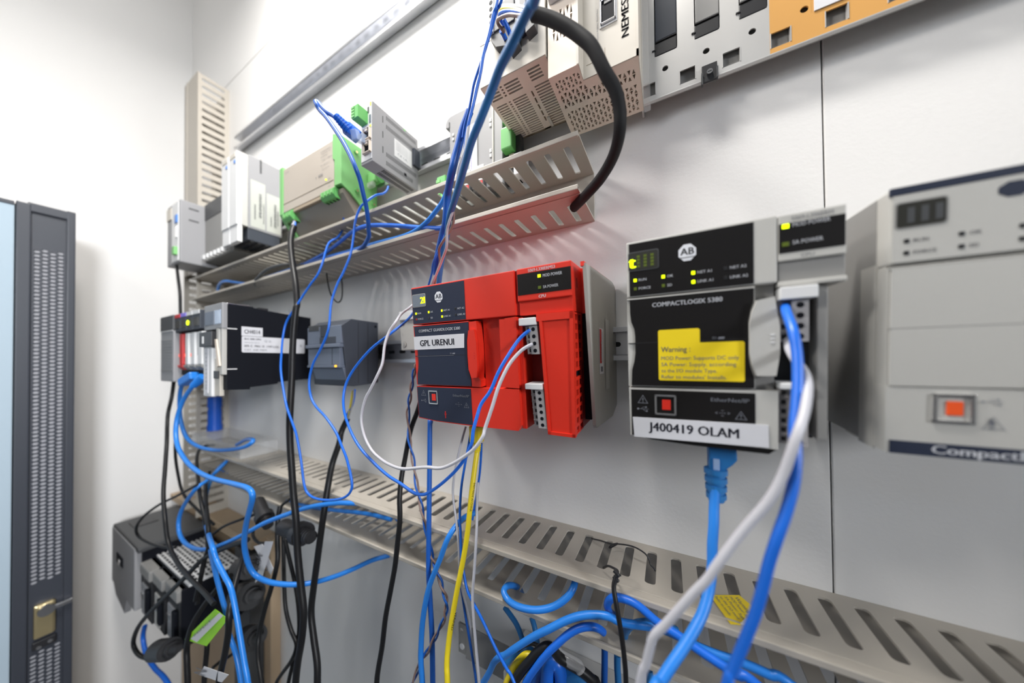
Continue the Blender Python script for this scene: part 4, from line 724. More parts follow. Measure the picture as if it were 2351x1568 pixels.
# small light terminal
o = thing('earth_terminal', 'small light grey end terminal clipped on the rail left of the red controller', 'terminal', (-0.30, WALL, 0.017))
b = MB(); b.prism([(-0.3275, 0.0675), (-0.2600, 0.0690), (-0.2600, 0.0170), (-0.3235, 0.0170)], 'y', 0.2850, 0.318, 'grey_light', 0.001); b.box(-0.3260, -0.268, 0.2830, 0.290, 0.0580, 0.0700, 'white_plastic', 0.001); b.cyl((-0.3175, 0.0250), 'y', 0.0040, 0.2845, 0.2851, 'grey_mid', 18, smooth=False); b.cyl((-0.3175, 0.0250), 'y', 0.0034, 0.2843, 0.2846, 'grey_light', 18, smooth=False); b.box(-0.3185, -0.3165, 0.2841, 0.2844, 0.0225, 0.0270, 'grey_mid')
ytext(b, '1', -0.321, 0.2846, 0.0370, 0.004, 'grey_mid'); b.cyl((-0.3200, 0.0540), 'y', 0.003, 0.2845, 0.2851, 'grey_mid', 14, smooth=False); ytext(b, 'TB', -0.313, 0.2846, 0.0560, 0.0028, 'print_red'); b.build('body', o)
b = MB(); b.box(-0.2960, -0.2750, 0.2900, 0.318, -0.0100, 0.0160, 'white_plastic', 0.001); b.box(-0.2965, -0.293, 0.289, 0.291, 0.009, 0.012, 'print_red'); b.build('foot_clip', o)

# ------------------------------------------------------------------ blue cap on a clear tray
o = thing('socket_cap', 'dark blue cylindrical cap standing on the clear tray', 'cap', (-1.004, 0.3000, -0.164))
b = MB(); c = (-1.004, 0.3000); r = 0.0132
for z0, z1, ra, rb in ((-0.164, -0.150, r + 0.0012, r + 0.0006), (-0.150, -0.112, r - 0.0002, r - 0.0004), (-0.112, -0.106, r - 0.0012, r - 0.0012), (-0.106, -0.0815, r + 0.0004, r)): b.cyl(c, 'z', ra, z0, z1, 'blue_cap', 36, rb)
b.build('shell', o); b = MB(); b.cyl(c, 'z', 0.009, -0.0815, -0.0805, 'blue_cap', 24); b.build('lid', o)
b = MB(); zt = -0.1645
b.prism(slot_hole(-1.022, -0.755, 0.2620, 0.3300, 0.012, 4), 'z', zt - 0.0030, zt, 'clear', 0.0006); b.box(-1.020, -0.757, 0.2630, 0.2640, -0.190, zt - 0.003, 'clear'); b.box(-1.020, -1.019, 0.264, 0.328, -0.190, zt - 0.003, 'clear'); b.box(-0.758, -0.757, 0.264, 0.328, -0.190, zt - 0.003, 'clear')
b.solo('clear_tray', 'clear plastic tray lying on the left end of the lower duct', 'tray')

# ------------------------------------------------------------------ yellow sticker on the lower duct
def duct_top(x, y): return (x, y, -0.1908 + 0.0009)
b = MB(); ST = [(0.0277, 0.2857), (0.0485, 0.2964), (0.0549, 0.2883), (0.0556, 0.2703), (0.0479, 0.2709), (0.0436, 0.2639), (0.0374, 0.2614)]
b.prism(ST, 'z', -0.1906, -0.1903, 'sticker_yellow'); b.prism([(0.0437, 0.2641), (0.0480, 0.2711), (0.0530, 0.2706), (0.0510, 0.2660)], 'z', -0.1902, -0.1893, 'beige_pale')
ux, uy = Vector((0.415, -0.91, 0)), Vector((0.91, 0.415, 0))
for k, (t, w_) in enumerate((('Warning', 0.0150), ('MOD Power: Supp', 0.0215), ('SA Power: Suppl', 0.0225), ('to the I/O mod', 0.0205), ('Refer to modu', 0.0175))): b.text(t, Vector((0.0445, 0.2918, -0.1901)) - uy * (k*0.0038), ux, uy, 0.0030 if k == 0 else 0.0022, 'ink_soft', width=w_)
b.solo('warning_sticker', 'loose yellow warning sticker lying on the front lip of the lower duct', 'sticker')

# ------------------------------------------------------------------ equipment rack at the left edge
RX = -1.10
o = thing('equipment_rack', 'tall dark framed equipment rack with pale blue door at the left edge', 'rack', (-1.2, -0.25, FLOOR))
b = MB(); b.box(LEFT + 0.005, RX - 0.030, -0.62, 0.112, FLOOR, 0.322, 'rack_frame', 0.003); b.build('cabinet', o)
b = MB(); b.box(RX - 0.030, RX - 0.004, -0.62, 0.0475, FLOOR + 0.02, 0.312, 'rack_glass', 0.002); b.box(RX - 0.030, RX - 0.002, -0.62, 0.0470, 0.3105, 0.318, 'rack_frame', 0.001); b.build('door', o)
b = MB(); b.box(RX - 0.030, RX, 0.0485, 0.0640, FLOOR, 0.3200, 'rack_frame', 0.002); b.box(RX - 0.030, RX, 0.1025, 0.1130, FLOOR, 0.3240, 'rack_frame', 0.002); b.box(RX - 0.030, RX - 0.001, 0.060, 0.106, 0.3050, 0.3230, 'rack_frame', 0.002); b.build('front_frame', o)
b = MB(); mp = lambda u, v, t: (RX - 0.006 - 0.0015*t, u, v); HW = 0.0086; HH = 0.0078
def hexa(cu, cv): return [(cu + 0.0039*math.cos(math.radians(a)), cv + 0.0028*math.sin(math.radians(a))) for a in range(0, 360, 60)]
def perf(z0, z1):
    n = int((z1 - z0)/HH)
    for c in range(4):
        u0 = 0.0662 + c*HW; off = HH/2 if c % 2 else 0
        for r in range(n): b.cell((u0, z0 + r*HH + off), (u0 + HW, z0 + (r+1)*HH + off), hexa(u0 + HW/2, z0 + (r + 0.5)*HH + off), 'rack_frame', 1, mp)
        for q0, q1 in ((z0, z0 + off), (z0 + n*HH + off, z1 + HH)):
            if q1 - q0 > 1e-5: fill(b, u0, u0 + HW, q0, q1, mp, 'rack_frame')
perf(-0.430, 0.238); perf(-0.80, -0.560)
for q in ((0.0635, 0.0662, -1.0, 0.306), (0.1006, 0.103, -1.0, 0.306), (0.0662, 0.1006, 0.2458, 0.306), (0.0662, 0.1006, -0.552, -0.430)): fill(b, *q, mp, 'rack_frame')
b.build('perforated_strip', o)
MB().box(RX - 0.0100, RX - 0.0085, 0.0640, 0.1025, -1.0, 0.305, 'rack_mesh_back').build('inner_panel', o)
b = MB(); b.box(RX - 0.006, RX + 0.002, 0.0700, 0.0940, -0.5350, -0.4700, 'brass', 0.004); b.cyl((0.083, -0.482), 'x', 0.010, RX - 0.002, RX + 0.012, 'chrome', 20); b.box(RX + 0.004, RX + 0.010, 0.082, 0.112, -0.486, -0.478, 'chrome', 0.002); b.box(RX - 0.005, RX + 0.001, 0.069, 0.095, -0.5560, -0.5400, 'black', 0.002)
b.cyl((0.076, -0.553), 'x', 0.003, RX, RX + 0.002, 'chrome', 10); b.cyl((0.088, -0.549), 'x', 0.003, RX, RX + 0.002, 'chrome', 10); b.build('latch', o)

# ------------------------------------------------------------------ plywood board and old controller below the lower duct
o = thing('plywood_board', 'plywood board on the wall below the left end of the lower duct', 'board', (-1.0, WALL, FLOOR))
b = MB(); b.box(LEFT + 0.004, -0.760, 0.3160, WALL - 0.0005, FLOOR, -0.3800, 'plywood', 0.001); b.build('panel', o)
b = MB(); b.box(LEFT + 0.004, -0.785, 0.2920, WALL - 0.0005, -0.3950, -0.3780, 'plywood', 0.001); b.build('ledge', o)
b = MB(); b.box(-0.8600, -0.7860, 0.2900, 0.3155, FLOOR, -0.4050, 'charcoal', 0.002); b.solo('cable_trunking', 'dark grey upright trunking on the right side of the plywood board', 'trunking')
o = thing('rack_controller', 'old grey and black rack controller with vented top on the plywood board at lower left', 'controller', (-1.02, 0.2915, -0.545))
b = MB(); b.box(-1.025, -0.820, 0.2000, 0.2900, -0.540, -0.4300, 'black_matt', 0.002); b.box(-1.222, -1.02, 0.1900, 0.2900, -0.535, -0.4060, 'black_matt', 0.002); b.build('chassis', o)
b = MB(); b.box(-1.228, -1.028, 0.1800, 0.1920, -0.534, -0.4000, 'grey_cool', 0.003); b.box(-1.176, -1.120, 0.1785, 0.1815, -0.470, -0.4480, 'black_matt', 0.002); b.box(-1.150, -1.135, 0.1770, 0.1790, -0.468, -0.456, 'chrome', 0.001); b.prism([(-1.228, -0.534), (-1.10, -0.534), (-1.12, -0.575), (-1.20, -0.560)], 'y', 0.182, 0.192, 'grey_cool', 0.001)
b.build('power_front', o)
b = MB(); b.box(-1.228, -1.010, 0.1815, 0.2900, -0.4060, -0.3950, 'charcoal', 0.003); b.box(-1.200, -1.150, 0.200, 0.240, -0.3965, -0.3935, 'black', 0.001); b.build('power_top', o)
b = MB(); b.box(-1.030, -0.823, 0.2100, 0.2900, -0.4320, -0.4260, 'white_plastic', 0.001)
for r in range(10):
    for c in range(13): b.box(-1.022 + c*0.0152, -1.012 + c*0.0152, 0.2130 + r*0.0076, 0.2170 + r*0.0076, -0.4263, -0.4257, 'black_matt')
b.build('vented_top', o)
for k, (x0, x1, m1) in enumerate(((-1.020, -0.955, 'grey_cool'), (-0.950, -0.893, 'grey_light'), (-0.888, -0.824, 'grey_cool'))):
    b = MB(); b.box(x0, x1, 0.1900 + k*0.004, 0.2060, -0.540, -0.4520, 'black', 0.002); b.box(x0 - 0.002, x1, 0.1860 + k*0.004, 0.2100, -0.4520, -0.4300, 'grey_mid', 0.003); b.box(x0 + 0.006, x1 - 0.022, 0.1875 + k*0.004, 0.1905 + k*0.004, -0.534, -0.470, m1, 0.002)
    b.box(x0 + 0.010, x0 + 0.026, 0.1850 + k*0.004, 0.188 + k*0.004, -0.500, -0.486, 'chrome', 0.002); b.box(x1 - 0.022, x1 - 0.006, 0.184 + k*0.004, 0.190 + k*0.004, -0.520, -0.470, 'black_matt', 0.003); b.build('front_module', o)

# ------------------------------------------------------------------ rack mount switch low on the wall
o = thing('network_switch', 'grey rack mount network switch with ear bracket below the lower duct', 'network switch', (-0.05, WALL, -0.42))
b = MB(); b.cell((-0.2400, -0.3680), (-0.2290, -0.3310), [( -0.2355 + 0.0028*math.cos(math.radians(a)), -0.3395 + 0.0028*math.sin(math.radians(a))) for a in range(0, 360, 24)], 'grey_mid', 1, lambda u, v, t: (u, 0.3000 + 0.0018*t, v))
b.box(-0.2290, -0.1600, 0.3000, 0.3018, -0.3720, -0.3310, 'grey_mid', 0.0004); b.cyl((-0.2345, -0.3590), 'y', 0.0035, 0.2990, 0.3004, 'white_plastic', 16); b.build('ear_bracket', o)
b = MB(); b.box(-0.1620, 0.1500, 0.2780, WALL - 0.001, -0.3900, -0.3350, 'steel', 0.001)
for r in range(3):
    for k in range(6): b.box(-0.1560 + k*0.0042, -0.1528 + k*0.0042, 0.2774, 0.2784, -0.3480 - r*0.0042, -0.3450 - r*0.0042, 'black_matt')
b.box(-0.161, 0.15, 0.2772, 0.2782, -0.3660, -0.3640, 'chrome'); b.build('case', o)
b = MB()
for k in range(8): b.box(-0.118 + k*0.016, -0.105 + k*0.016, 0.2760, 0.279, -0.3840, -0.3690, 'black_matt', 0.0004)
b.build('socket_row', o)

# ------------------------------------------------------------------ wires, cables and their plugs
def cable(name, label, r, m, pts, group=None, cat='cable', ends=()):
    """ends: list of (part name, point list, radius, material) drawn as separate parts"""
    if not ends:
        return MB().tube(pts, r, m).solo(name, label, cat, group)
    o = thing(name, label, cat, pts[0], group=group); MB().tube(pts, r, m).build('cord', o)
    for nm, fn in ends: b = MB(); fn(b); b.build(nm, o)
    return o
def oriented_box(b, c, d, side, L, W, H, m, bev=0.0006):
    """box centred at c, long axis d, width along side"""
    d = Vector(d).normalized(); s = Vector(side); s = (s - d*s.dot(d)).normalized(); u = d.cross(s); t = MB(); t.box(-L/2, L/2, -W/2, W/2, -H/2, H/2, m, bev)
    b.add([Vector(c) + d*v[0] + s*v[1] + u*v[2] for v in t.v], t.f, m)
def ribbed_boot(b, p, d, L, r0, r1, m, ribs=6):
    d = Vector(d).normalized(); p = Vector(p)
    for k in range(ribs):
        a = p + d*(L*k/ribs); e = p + d*(L*(k + 0.62)/ribs); f = p + d*(L*(k + 1)/ribs); ra = r0 + (r1 - r0)*k/ribs
        b.tube([a, e], ra, m, 12); b.tube([e, f], ra*0.78, m, 12)
def cable_text(b, t, p0, p1, h):
    p0, p1 = Vector(p0), Vector(p1); ux = (p1 - p0).normalized(); view = ((p0 + p1)*0.5).normalized(); uy = ux.cross(view).normalized(); off = -view*0.0030
    b.text(t, p0 + off - uy*h*0.5, ux, uy*-1 if False else uy, h, 'ink', width=(p1 - p0).length, bold=0.01)
def black_plug(label, c, d, L, r0, r1):
    c = Vector(c); d = Vector(d).normalized(); o = thing('power_plug', label, 'plug', c, group='black plugs by the plywood board')
    b = MB(); b.tube([c - d*L*0.5, c - d*L*0.42, c, c + d*L*0.2, c + d*L*0.30], r0, 'black', 18); b.tube([c + d*L*0.28, c + d*L*0.4, c + d*L*0.5], r1, 'black', 18); b.build('body', o)
    b = MB(); ribbed_boot(b, c + d*L*0.48, d, L*0.4, r1*0.75, r1*0.5, 'black', 5); b.build('strain_relief', o)
def tag_card(name, label, m, q, band, txt):
    q = [Vector(v) for v in q]; nrm = (q[1] - q[0]).cross(q[3] - q[0]).normalized()*0.0004; b = MB()
    b.add(q + [v + nrm for v in q], [(0, 1, 2, 3), (7, 6, 5, 4), (0, 4, 5, 1), (1, 5, 6, 2), (2, 6, 7, 3), (3, 7, 4, 0)], m)
    if nrm.y > 0: nrm = -nrm
    if band: b.quad([Vector(v) + nrm for v in band], 'paper'); q = [Vector(v) + nrm*2 for v in band]; a, e, w_ = q[3], q[0], (q[1] - q[0])
    else: a, e, w_ = q[3] + nrm*2, q[0] + nrm*2, (q[1] - q[0])
    ux = (e - a).normalized(); b.text(txt, a + w_*0.25 + (e - a)*0.15 + nrm, ux, (w_*-1 if w_.cross(ux).y < 0 else w_).normalized(), w_.length*0.5, 'ink_soft', width=(e - a).length*0.6)
    return b.solo(name, label, 'tag')
def tie_wire(p, q, k):
    o = thing('cable_tie', 'black wire tie threaded through slots of the lower duct with a knot', 'tie', k); MB().tube(p, 0.0007, 'black', 8).build('loop', o); MB().tube(q, 0.0010, 'black', 8).build('tail', o)
    b = MB(); k = Vector(k); b.tube([k + Vector((-0.0022, 0, 0.002)), k + Vector((0.001, -0.001, 0)), k + Vector((-0.001, -0.0005, -0.003)), k + Vector((0.0008, 0, -0.006))], 0.0016, 'black', 8); b.tube([k + Vector((0.003, 0, 0)), k + Vector((-0.003, -0.001, -0.004))], 0.0009, 'black', 8); b.build('knot', o)
cable('wire', 'thin blue wire looping left from the upper terminal plug of the red controller', 0.0015, 'cable_blue', [(-0.1013, 0.226, 0.0264), (-0.1034, 0.2239, 0.0255), (-0.1105, 0.2205, 0.0183), (-0.1175, 0.2142, 0.0049), (-0.1243, 0.2102, -0.0084), (-0.1306, 0.2074, -0.0239), (-0.1381, 0.2047, -0.035), (-0.1404, 0.2019, -0.0448), (-0.1425, 0.1991, -0.0566), (-0.1436, 0.1982, -0.0671), (-0.15, 0.1986, -0.0792), (-0.161, 0.1989, -0.0924), (-0.1764, 0.1993, -0.1061), (-0.1907, 0.1996, -0.1165), (-0.2003, 0.2, -0.1212), (-0.2144, 0.2021, -0.123), (-0.235, 0.2043, -0.1188), (-0.2546, 0.2064, -0.1155), (-0.2783, 0.2086, -0.1077), (-0.3072, 0.2107, -0.0934), (-0.3285, 0.2129, -0.0747), (-0.3423, 0.215, -0.0526), (-0.3471, 0.2198, -0.0293), (-0.3375, 0.2245, -0.0078), (-0.3129, 0.2293, 0.016), (-0.2896, 0.234, 0.0311), (-0.2799, 0.2464, 0.0448), (-0.2815, 0.2607, 0.0559), (-0.2854, 0.275, 0.0688)], None, 'wire')
cable('wire', 'thin pale grey wire looping left from the upper terminal plug of the red controller', 0.0015, 'cable_grey', [(-0.1002, 0.226, 0.0146), (-0.1015, 0.2236, 0.0137), (-0.1076, 0.2194, 0.0092), (-0.1148, 0.2137, -0.0007), (-0.1201, 0.2095, -0.0127), (-0.1236, 0.2066, -0.0235), (-0.1271, 0.2038, -0.0375), (-0.1319, 0.2009, -0.0537), (-0.1325, 0.198, -0.0603), (-0.1394, 0.1959, -0.0701), (-0.1513, 0.1957, -0.0793), (-0.1655, 0.1955, -0.0877), (-0.1765, 0.1952, -0.0917), (-0.1921, 0.195, -0.0932), (-0.2218, 0.1969, -0.1001), (-0.2427, 0.1988, -0.1), (-0.2592, 0.2008, -0.0971), (-0.2755, 0.2027, -0.0908), (-0.2899, 0.2047, -0.0777), (-0.2973, 0.2066, -0.0607), (-0.2943, 0.2086, -0.0413), (-0.2876, 0.2105, -0.0291), (-0.2801, 0.2132, -0.0145), (-0.2772, 0.218, -0.0), (-0.2795, 0.2229, 0.0199), (-0.2781, 0.2277, 0.0351), (-0.2728, 0.2325, 0.0467), (-0.2793, 0.246, 0.0582), (-0.2812, 0.2605, 0.0682), (-0.2807, 0.275, 0.0804)], None, 'wire')
cable('network_cable', 'yellow network cable with ribbed boot hanging from under the red controller', 0.0028, 'cable_yellow', [(-0.1829, 0.262, -0.0969), (-0.1823, 0.2565, -0.1132), (-0.1819, 0.2511, -0.1324), (-0.1833, 0.2483, -0.1559), (-0.1852, 0.2462, -0.1796), (-0.1892, 0.2441, -0.2055), (-0.193, 0.2414, -0.2274), (-0.1962, 0.2381, -0.2503), (-0.198, 0.2348, -0.2689), (-0.1987, 0.2315, -0.2867), (-0.1976, 0.2283, -0.3), (-0.1941, 0.225, -0.3181), (-0.183, 0.2146, -0.4062), (-0.1774, 0.2093, -0.6852)], None, 'cable', ends=[('boot', lambda b: (oriented_box(b, (-0.1832, 0.262, -0.0773), (0.04,0,-1), (1,0,0), 0.018, 0.0125, 0.011, 'cable_yellow', 0.0015), ribbed_boot(b, (-0.1824, 0.262, -0.0832), (-0.0005, 0.0, -0.0146), 0.0135, 0.0047, 0.0036, 'cable_yellow'))), ('lettering', lambda b: (cable_text(b, 'E469 MADE IN CHINA', (-0.1753, 0.2465, -0.1233), (-0.1785, 0.2435, -0.1513), 0.0019), cable_text(b, 'VERIFIED', (-0.1885, 0.232, -0.2478), (-0.1929, 0.2305, -0.2659), 0.0020)))])
cable('network_cable', 'straight blue network cable hanging from behind the lower left of the red controller', 0.0029, 'cable_blue_deep', [(-0.2566, 0.27, -0.0587), (-0.2536, 0.2667, -0.0725), (-0.2514, 0.2633, -0.0724), (-0.2477, 0.2583, -0.1243), (-0.243, 0.252, -0.1791), (-0.2408, 0.2487, -0.2337), (-0.2374, 0.2475, -0.2692), (-0.234, 0.2463, -0.3039), (-0.2321, 0.245, -0.3588), (-0.2299, 0.2436, -0.4487), (-0.2289, 0.243, -0.7287)], None, 'cable')
cable('network_cable', 'sky blue network cable arching out of the lower duct left of the yellow cable', 0.003, 'cable_sky', [(-0.2011, 0.285, -0.1768), (-0.2064, 0.2708, -0.1764), (-0.2076, 0.2557, -0.1797), (-0.2124, 0.2473, -0.1912), (-0.2209, 0.246, -0.2128), (-0.232, 0.2447, -0.2375), (-0.2383, 0.2433, -0.2573), (-0.2435, 0.242, -0.286), (-0.2449, 0.2407, -0.3132), (-0.2437, 0.2393, -0.3299), (-0.2401, 0.238, -0.356), (-0.2318, 0.235, -0.4453), (-0.2277, 0.2335, -0.725)], None, 'cable')
cable('wire', 'blue strand of the twisted pair below the left edge of the red controller', 0.0012, 'cable_blue_deep', [(-0.2728, 0.265, -0.0016), (-0.2735, 0.2657, -0.0028), (-0.2746, 0.2662, -0.0041), (-0.276, 0.2663, -0.0053), (-0.2773, 0.2659, -0.0065), (-0.2783, 0.2651, -0.0078), (-0.2789, 0.2641, -0.009), (-0.2792, 0.2633, -0.0119), (-0.2792, 0.2627, -0.0148), (-0.279, 0.2626, -0.0177), (-0.2789, 0.2629, -0.0206), (-0.2792, 0.2636, -0.0235), (-0.2799, 0.2644, -0.0264), (-0.2809, 0.265, -0.0292), (-0.2822, 0.2653, -0.032), (-0.2835, 0.2651, -0.0348), (-0.2847, 0.2644, -0.0375), (-0.2855, 0.2635, -0.0403), (-0.2858, 0.2626, -0.0431), (-0.2857, 0.2618, -0.0462), (-0.2854, 0.2615, -0.0492), (-0.2851, 0.2617, -0.0523), (-0.285, 0.2622, -0.0554), (-0.2853, 0.263, -0.0584), (-0.2861, 0.2637, -0.0615), (-0.2864, 0.2642, -0.0669), (-0.2868, 0.2642, -0.0723), (-0.2871, 0.2637, -0.0778), (-0.2872, 0.2629, -0.0832), (-0.2868, 0.2619, -0.0886), (-0.2859, 0.2611, -0.094), (-0.2838, 0.2604, -0.0982), (-0.2816, 0.2602, -0.1025), (-0.2795, 0.2604, -0.1068), (-0.2778, 0.261, -0.111), (-0.2766, 0.2616, -0.1152), (-0.2758, 0.262, -0.1195), (-0.2752, 0.2619, -0.1242), (-0.2747, 0.2614, -0.129), (-0.2739, 0.2604, -0.1337), (-0.2728, 0.2592, -0.1385), (-0.2711, 0.2579, -0.1432), (-0.2691, 0.257, -0.148), (-0.2665, 0.2564, -0.1522), (-0.264, 0.2564, -0.1563), (-0.2618, 0.2567, -0.1604), (-0.26, 0.2572, -0.1646), (-0.2586, 0.2576, -0.1688), (-0.2576, 0.2577, -0.1729), (-0.2568, 0.2574, -0.1769), (-0.2559, 0.2566, -0.1809), (-0.2547, 0.2555, -0.1849), (-0.253, 0.2542, -0.1888), (-0.2509, 0.2531, -0.1928), (-0.2484, 0.2524, -0.1968), (-0.246, 0.2522, -0.2006), (-0.2437, 0.2524, -0.2045), (-0.2418, 0.2528, -0.2083), (-0.2404, 0.2533, -0.2121), (-0.2394, 0.2536, -0.216), (-0.2386, 0.2535, -0.2198), (-0.238, 0.253, -0.2217), (-0.2371, 0.2521, -0.2236), (-0.2358, 0.251, -0.2255), (-0.234, 0.2499, -0.2274), (-0.2319, 0.2492, -0.2293), (-0.2295, 0.2488, -0.2312), (-0.2273, 0.2489, -0.2336), (-0.2254, 0.2494, -0.2361), (-0.224, 0.25, -0.2386), (-0.223, 0.2505, -0.241), (-0.2224, 0.2507, -0.2434), (-0.2218, 0.2504, -0.2459), (-0.2212, 0.2497, -0.248), (-0.2203, 0.2486, -0.2501), (-0.2189, 0.2475, -0.2522), (-0.217, 0.2466, -0.2542), (-0.2149, 0.2461, -0.2563), (-0.2127, 0.246, -0.2584), (-0.2123, 0.2463, -0.261), (-0.2123, 0.2469, -0.2636), (-0.2128, 0.2475, -0.2662), (-0.2136, 0.2478, -0.2687), (-0.2147, 0.2477, -0.2713), (-0.2157, 0.2472, -0.2739), (-0.2177, 0.2462, -0.277), (-0.2193, 0.2451, -0.2801), (-0.2204, 0.2441, -0.2832), (-0.2212, 0.2434, -0.2864), (-0.2219, 0.2431, -0.2895), (-0.2226, 0.2433, -0.2926), (-0.2243, 0.2438, -0.2963), (-0.2263, 0.2445, -0.3), (-0.2288, 0.2449, -0.3038), (-0.2316, 0.2451, -0.3075), (-0.2345, 0.2447, -0.3112), (-0.2372, 0.2439, -0.3149), (-0.2394, 0.2428, -0.318), (-0.2411, 0.2417, -0.3211), (-0.2424, 0.2409, -0.3242), (-0.2434, 0.2404, -0.3272), (-0.2445, 0.2404, -0.3303), (-0.2458, 0.2408, -0.3334), (-0.2478, 0.2414, -0.3389), (-0.2502, 0.242, -0.3444), (-0.2531, 0.2422, -0.3498), (-0.2561, 0.2421, -0.3553), (-0.259, 0.2414, -0.3608), (-0.2616, 0.2405, -0.3663), (-0.2653, 0.2392, -0.3806), (-0.2685, 0.238, -0.3949), (-0.2714, 0.2372, -0.4092), (-0.2742, 0.2368, -0.4235), (-0.2772, 0.2369, -0.4378), (-0.2805, 0.2373, -0.4521), (-0.2825, 0.2379, -0.4984), (-0.2849, 0.2384, -0.5447), (-0.2875, 0.2384, -0.591), (-0.2902, 0.238, -0.6374), (-0.2927, 0.2372, -0.6837), (-0.2947, 0.2362, -0.73)], 'twisted pair below the red controller', 'wire')
cable('wire', 'brown grey strand of the twisted pair below the left edge of the red controller', 0.0012, 'cable_brown', [(-0.276, 0.265, -0.0016), (-0.2762, 0.2641, -0.0028), (-0.2761, 0.2634, -0.0041), (-0.2757, 0.2631, -0.0053), (-0.2754, 0.2633, -0.0065), (-0.2753, 0.2639, -0.0078), (-0.2757, 0.2647, -0.009), (-0.2768, 0.2654, -0.0119), (-0.2782, 0.2658, -0.0148), (-0.2797, 0.2657, -0.0177), (-0.2812, 0.2652, -0.0206), (-0.2823, 0.2644, -0.0235), (-0.2829, 0.2634, -0.0264), (-0.2829, 0.2626, -0.0292), (-0.2826, 0.2621, -0.032), (-0.2823, 0.2621, -0.0348), (-0.2821, 0.2626, -0.0375), (-0.2823, 0.2633, -0.0403), (-0.283, 0.264, -0.0431), (-0.2841, 0.2646, -0.0462), (-0.2854, 0.2647, -0.0492), (-0.2867, 0.2644, -0.0523), (-0.2878, 0.2637, -0.0554), (-0.2885, 0.2627, -0.0584), (-0.2887, 0.2619, -0.0615), (-0.2876, 0.2612, -0.0669), (-0.2863, 0.261, -0.0723), (-0.2851, 0.2613, -0.0778), (-0.2841, 0.2619, -0.0832), (-0.2837, 0.2627, -0.0886), (-0.2837, 0.2633, -0.094), (-0.2831, 0.2635, -0.0982), (-0.2826, 0.2632, -0.1025), (-0.282, 0.2625, -0.1068), (-0.281, 0.2614, -0.111), (-0.2795, 0.2603, -0.1152), (-0.2776, 0.2594, -0.1195), (-0.2754, 0.2587, -0.1242), (-0.2732, 0.2585, -0.129), (-0.2712, 0.2587, -0.1337), (-0.2696, 0.2592, -0.1385), (-0.2684, 0.2596, -0.1432), (-0.2677, 0.2598, -0.148), (-0.2668, 0.2596, -0.1522), (-0.2659, 0.259, -0.1563), (-0.2647, 0.2579, -0.1604), (-0.2631, 0.2567, -0.1646), (-0.261, 0.2555, -0.1688), (-0.2586, 0.2547, -0.1729), (-0.2561, 0.2543, -0.1769), (-0.2537, 0.2543, -0.1809), (-0.2516, 0.2547, -0.1849), (-0.25, 0.2552, -0.1888), (-0.2488, 0.2556, -0.1928), (-0.248, 0.2556, -0.1968), (-0.2472, 0.2551, -0.2006), (-0.2463, 0.2542, -0.2045), (-0.245, 0.2531, -0.2083), (-0.2432, 0.2519, -0.2121), (-0.241, 0.2509, -0.216), (-0.2386, 0.2503, -0.2198), (-0.2363, 0.2503, -0.2217), (-0.2342, 0.2507, -0.2236), (-0.2326, 0.2513, -0.2255), (-0.2315, 0.2519, -0.2274), (-0.2307, 0.2521, -0.2293), (-0.2301, 0.252, -0.2312), (-0.2294, 0.2514, -0.2336), (-0.2285, 0.2504, -0.2361), (-0.2271, 0.2493, -0.2386), (-0.2252, 0.2483, -0.241), (-0.2231, 0.2476, -0.2434), (-0.2208, 0.2474, -0.2459), (-0.2188, 0.2476, -0.248), (-0.2171, 0.2482, -0.2501), (-0.2159, 0.2488, -0.2522), (-0.2152, 0.2492, -0.2542), (-0.2147, 0.2492, -0.2563), (-0.2143, 0.2488, -0.2584), (-0.2151, 0.248, -0.261), (-0.2155, 0.2469, -0.2636), (-0.2154, 0.2458, -0.2662), (-0.215, 0.245, -0.2687), (-0.2143, 0.2446, -0.2713), (-0.2137, 0.2446, -0.2739), (-0.2147, 0.2451, -0.277), (-0.2162, 0.2457, -0.2801), (-0.2181, 0.2462, -0.2832), (-0.2203, 0.2464, -0.2864), (-0.2227, 0.2462, -0.2895), (-0.225, 0.2455, -0.2926), (-0.2274, 0.2445, -0.2963), (-0.2293, 0.2434, -0.3), (-0.2309, 0.2425, -0.3038), (-0.2321, 0.2419, -0.3075), (-0.2332, 0.2418, -0.3112), (-0.2346, 0.2421, -0.3149), (-0.2362, 0.2427, -0.318), (-0.2383, 0.2433, -0.3211), (-0.2407, 0.2436, -0.3242), (-0.2435, 0.2436, -0.3272), (-0.2462, 0.2431, -0.3303), (-0.2486, 0.2422, -0.3334), (-0.2509, 0.2411, -0.3389), (-0.2528, 0.24, -0.3444), (-0.2542, 0.2393, -0.3498), (-0.2555, 0.2389, -0.3553), (-0.2569, 0.2391, -0.3608), (-0.2586, 0.2395, -0.3663), (-0.2622, 0.24, -0.3806), (-0.2663, 0.2403, -0.3949), (-0.2708, 0.2403, -0.4092), (-0.2753, 0.2398, -0.4235), (-0.2797, 0.2389, -0.4378), (-0.2837, 0.2377, -0.4521), (-0.2854, 0.2366, -0.4984), (-0.2867, 0.2357, -0.5447), (-0.2877, 0.2353, -0.591), (-0.2887, 0.2352, -0.6374), (-0.2899, 0.2356, -0.6837), (-0.2915, 0.2362, -0.73)], 'twisted pair below the red controller', 'wire')
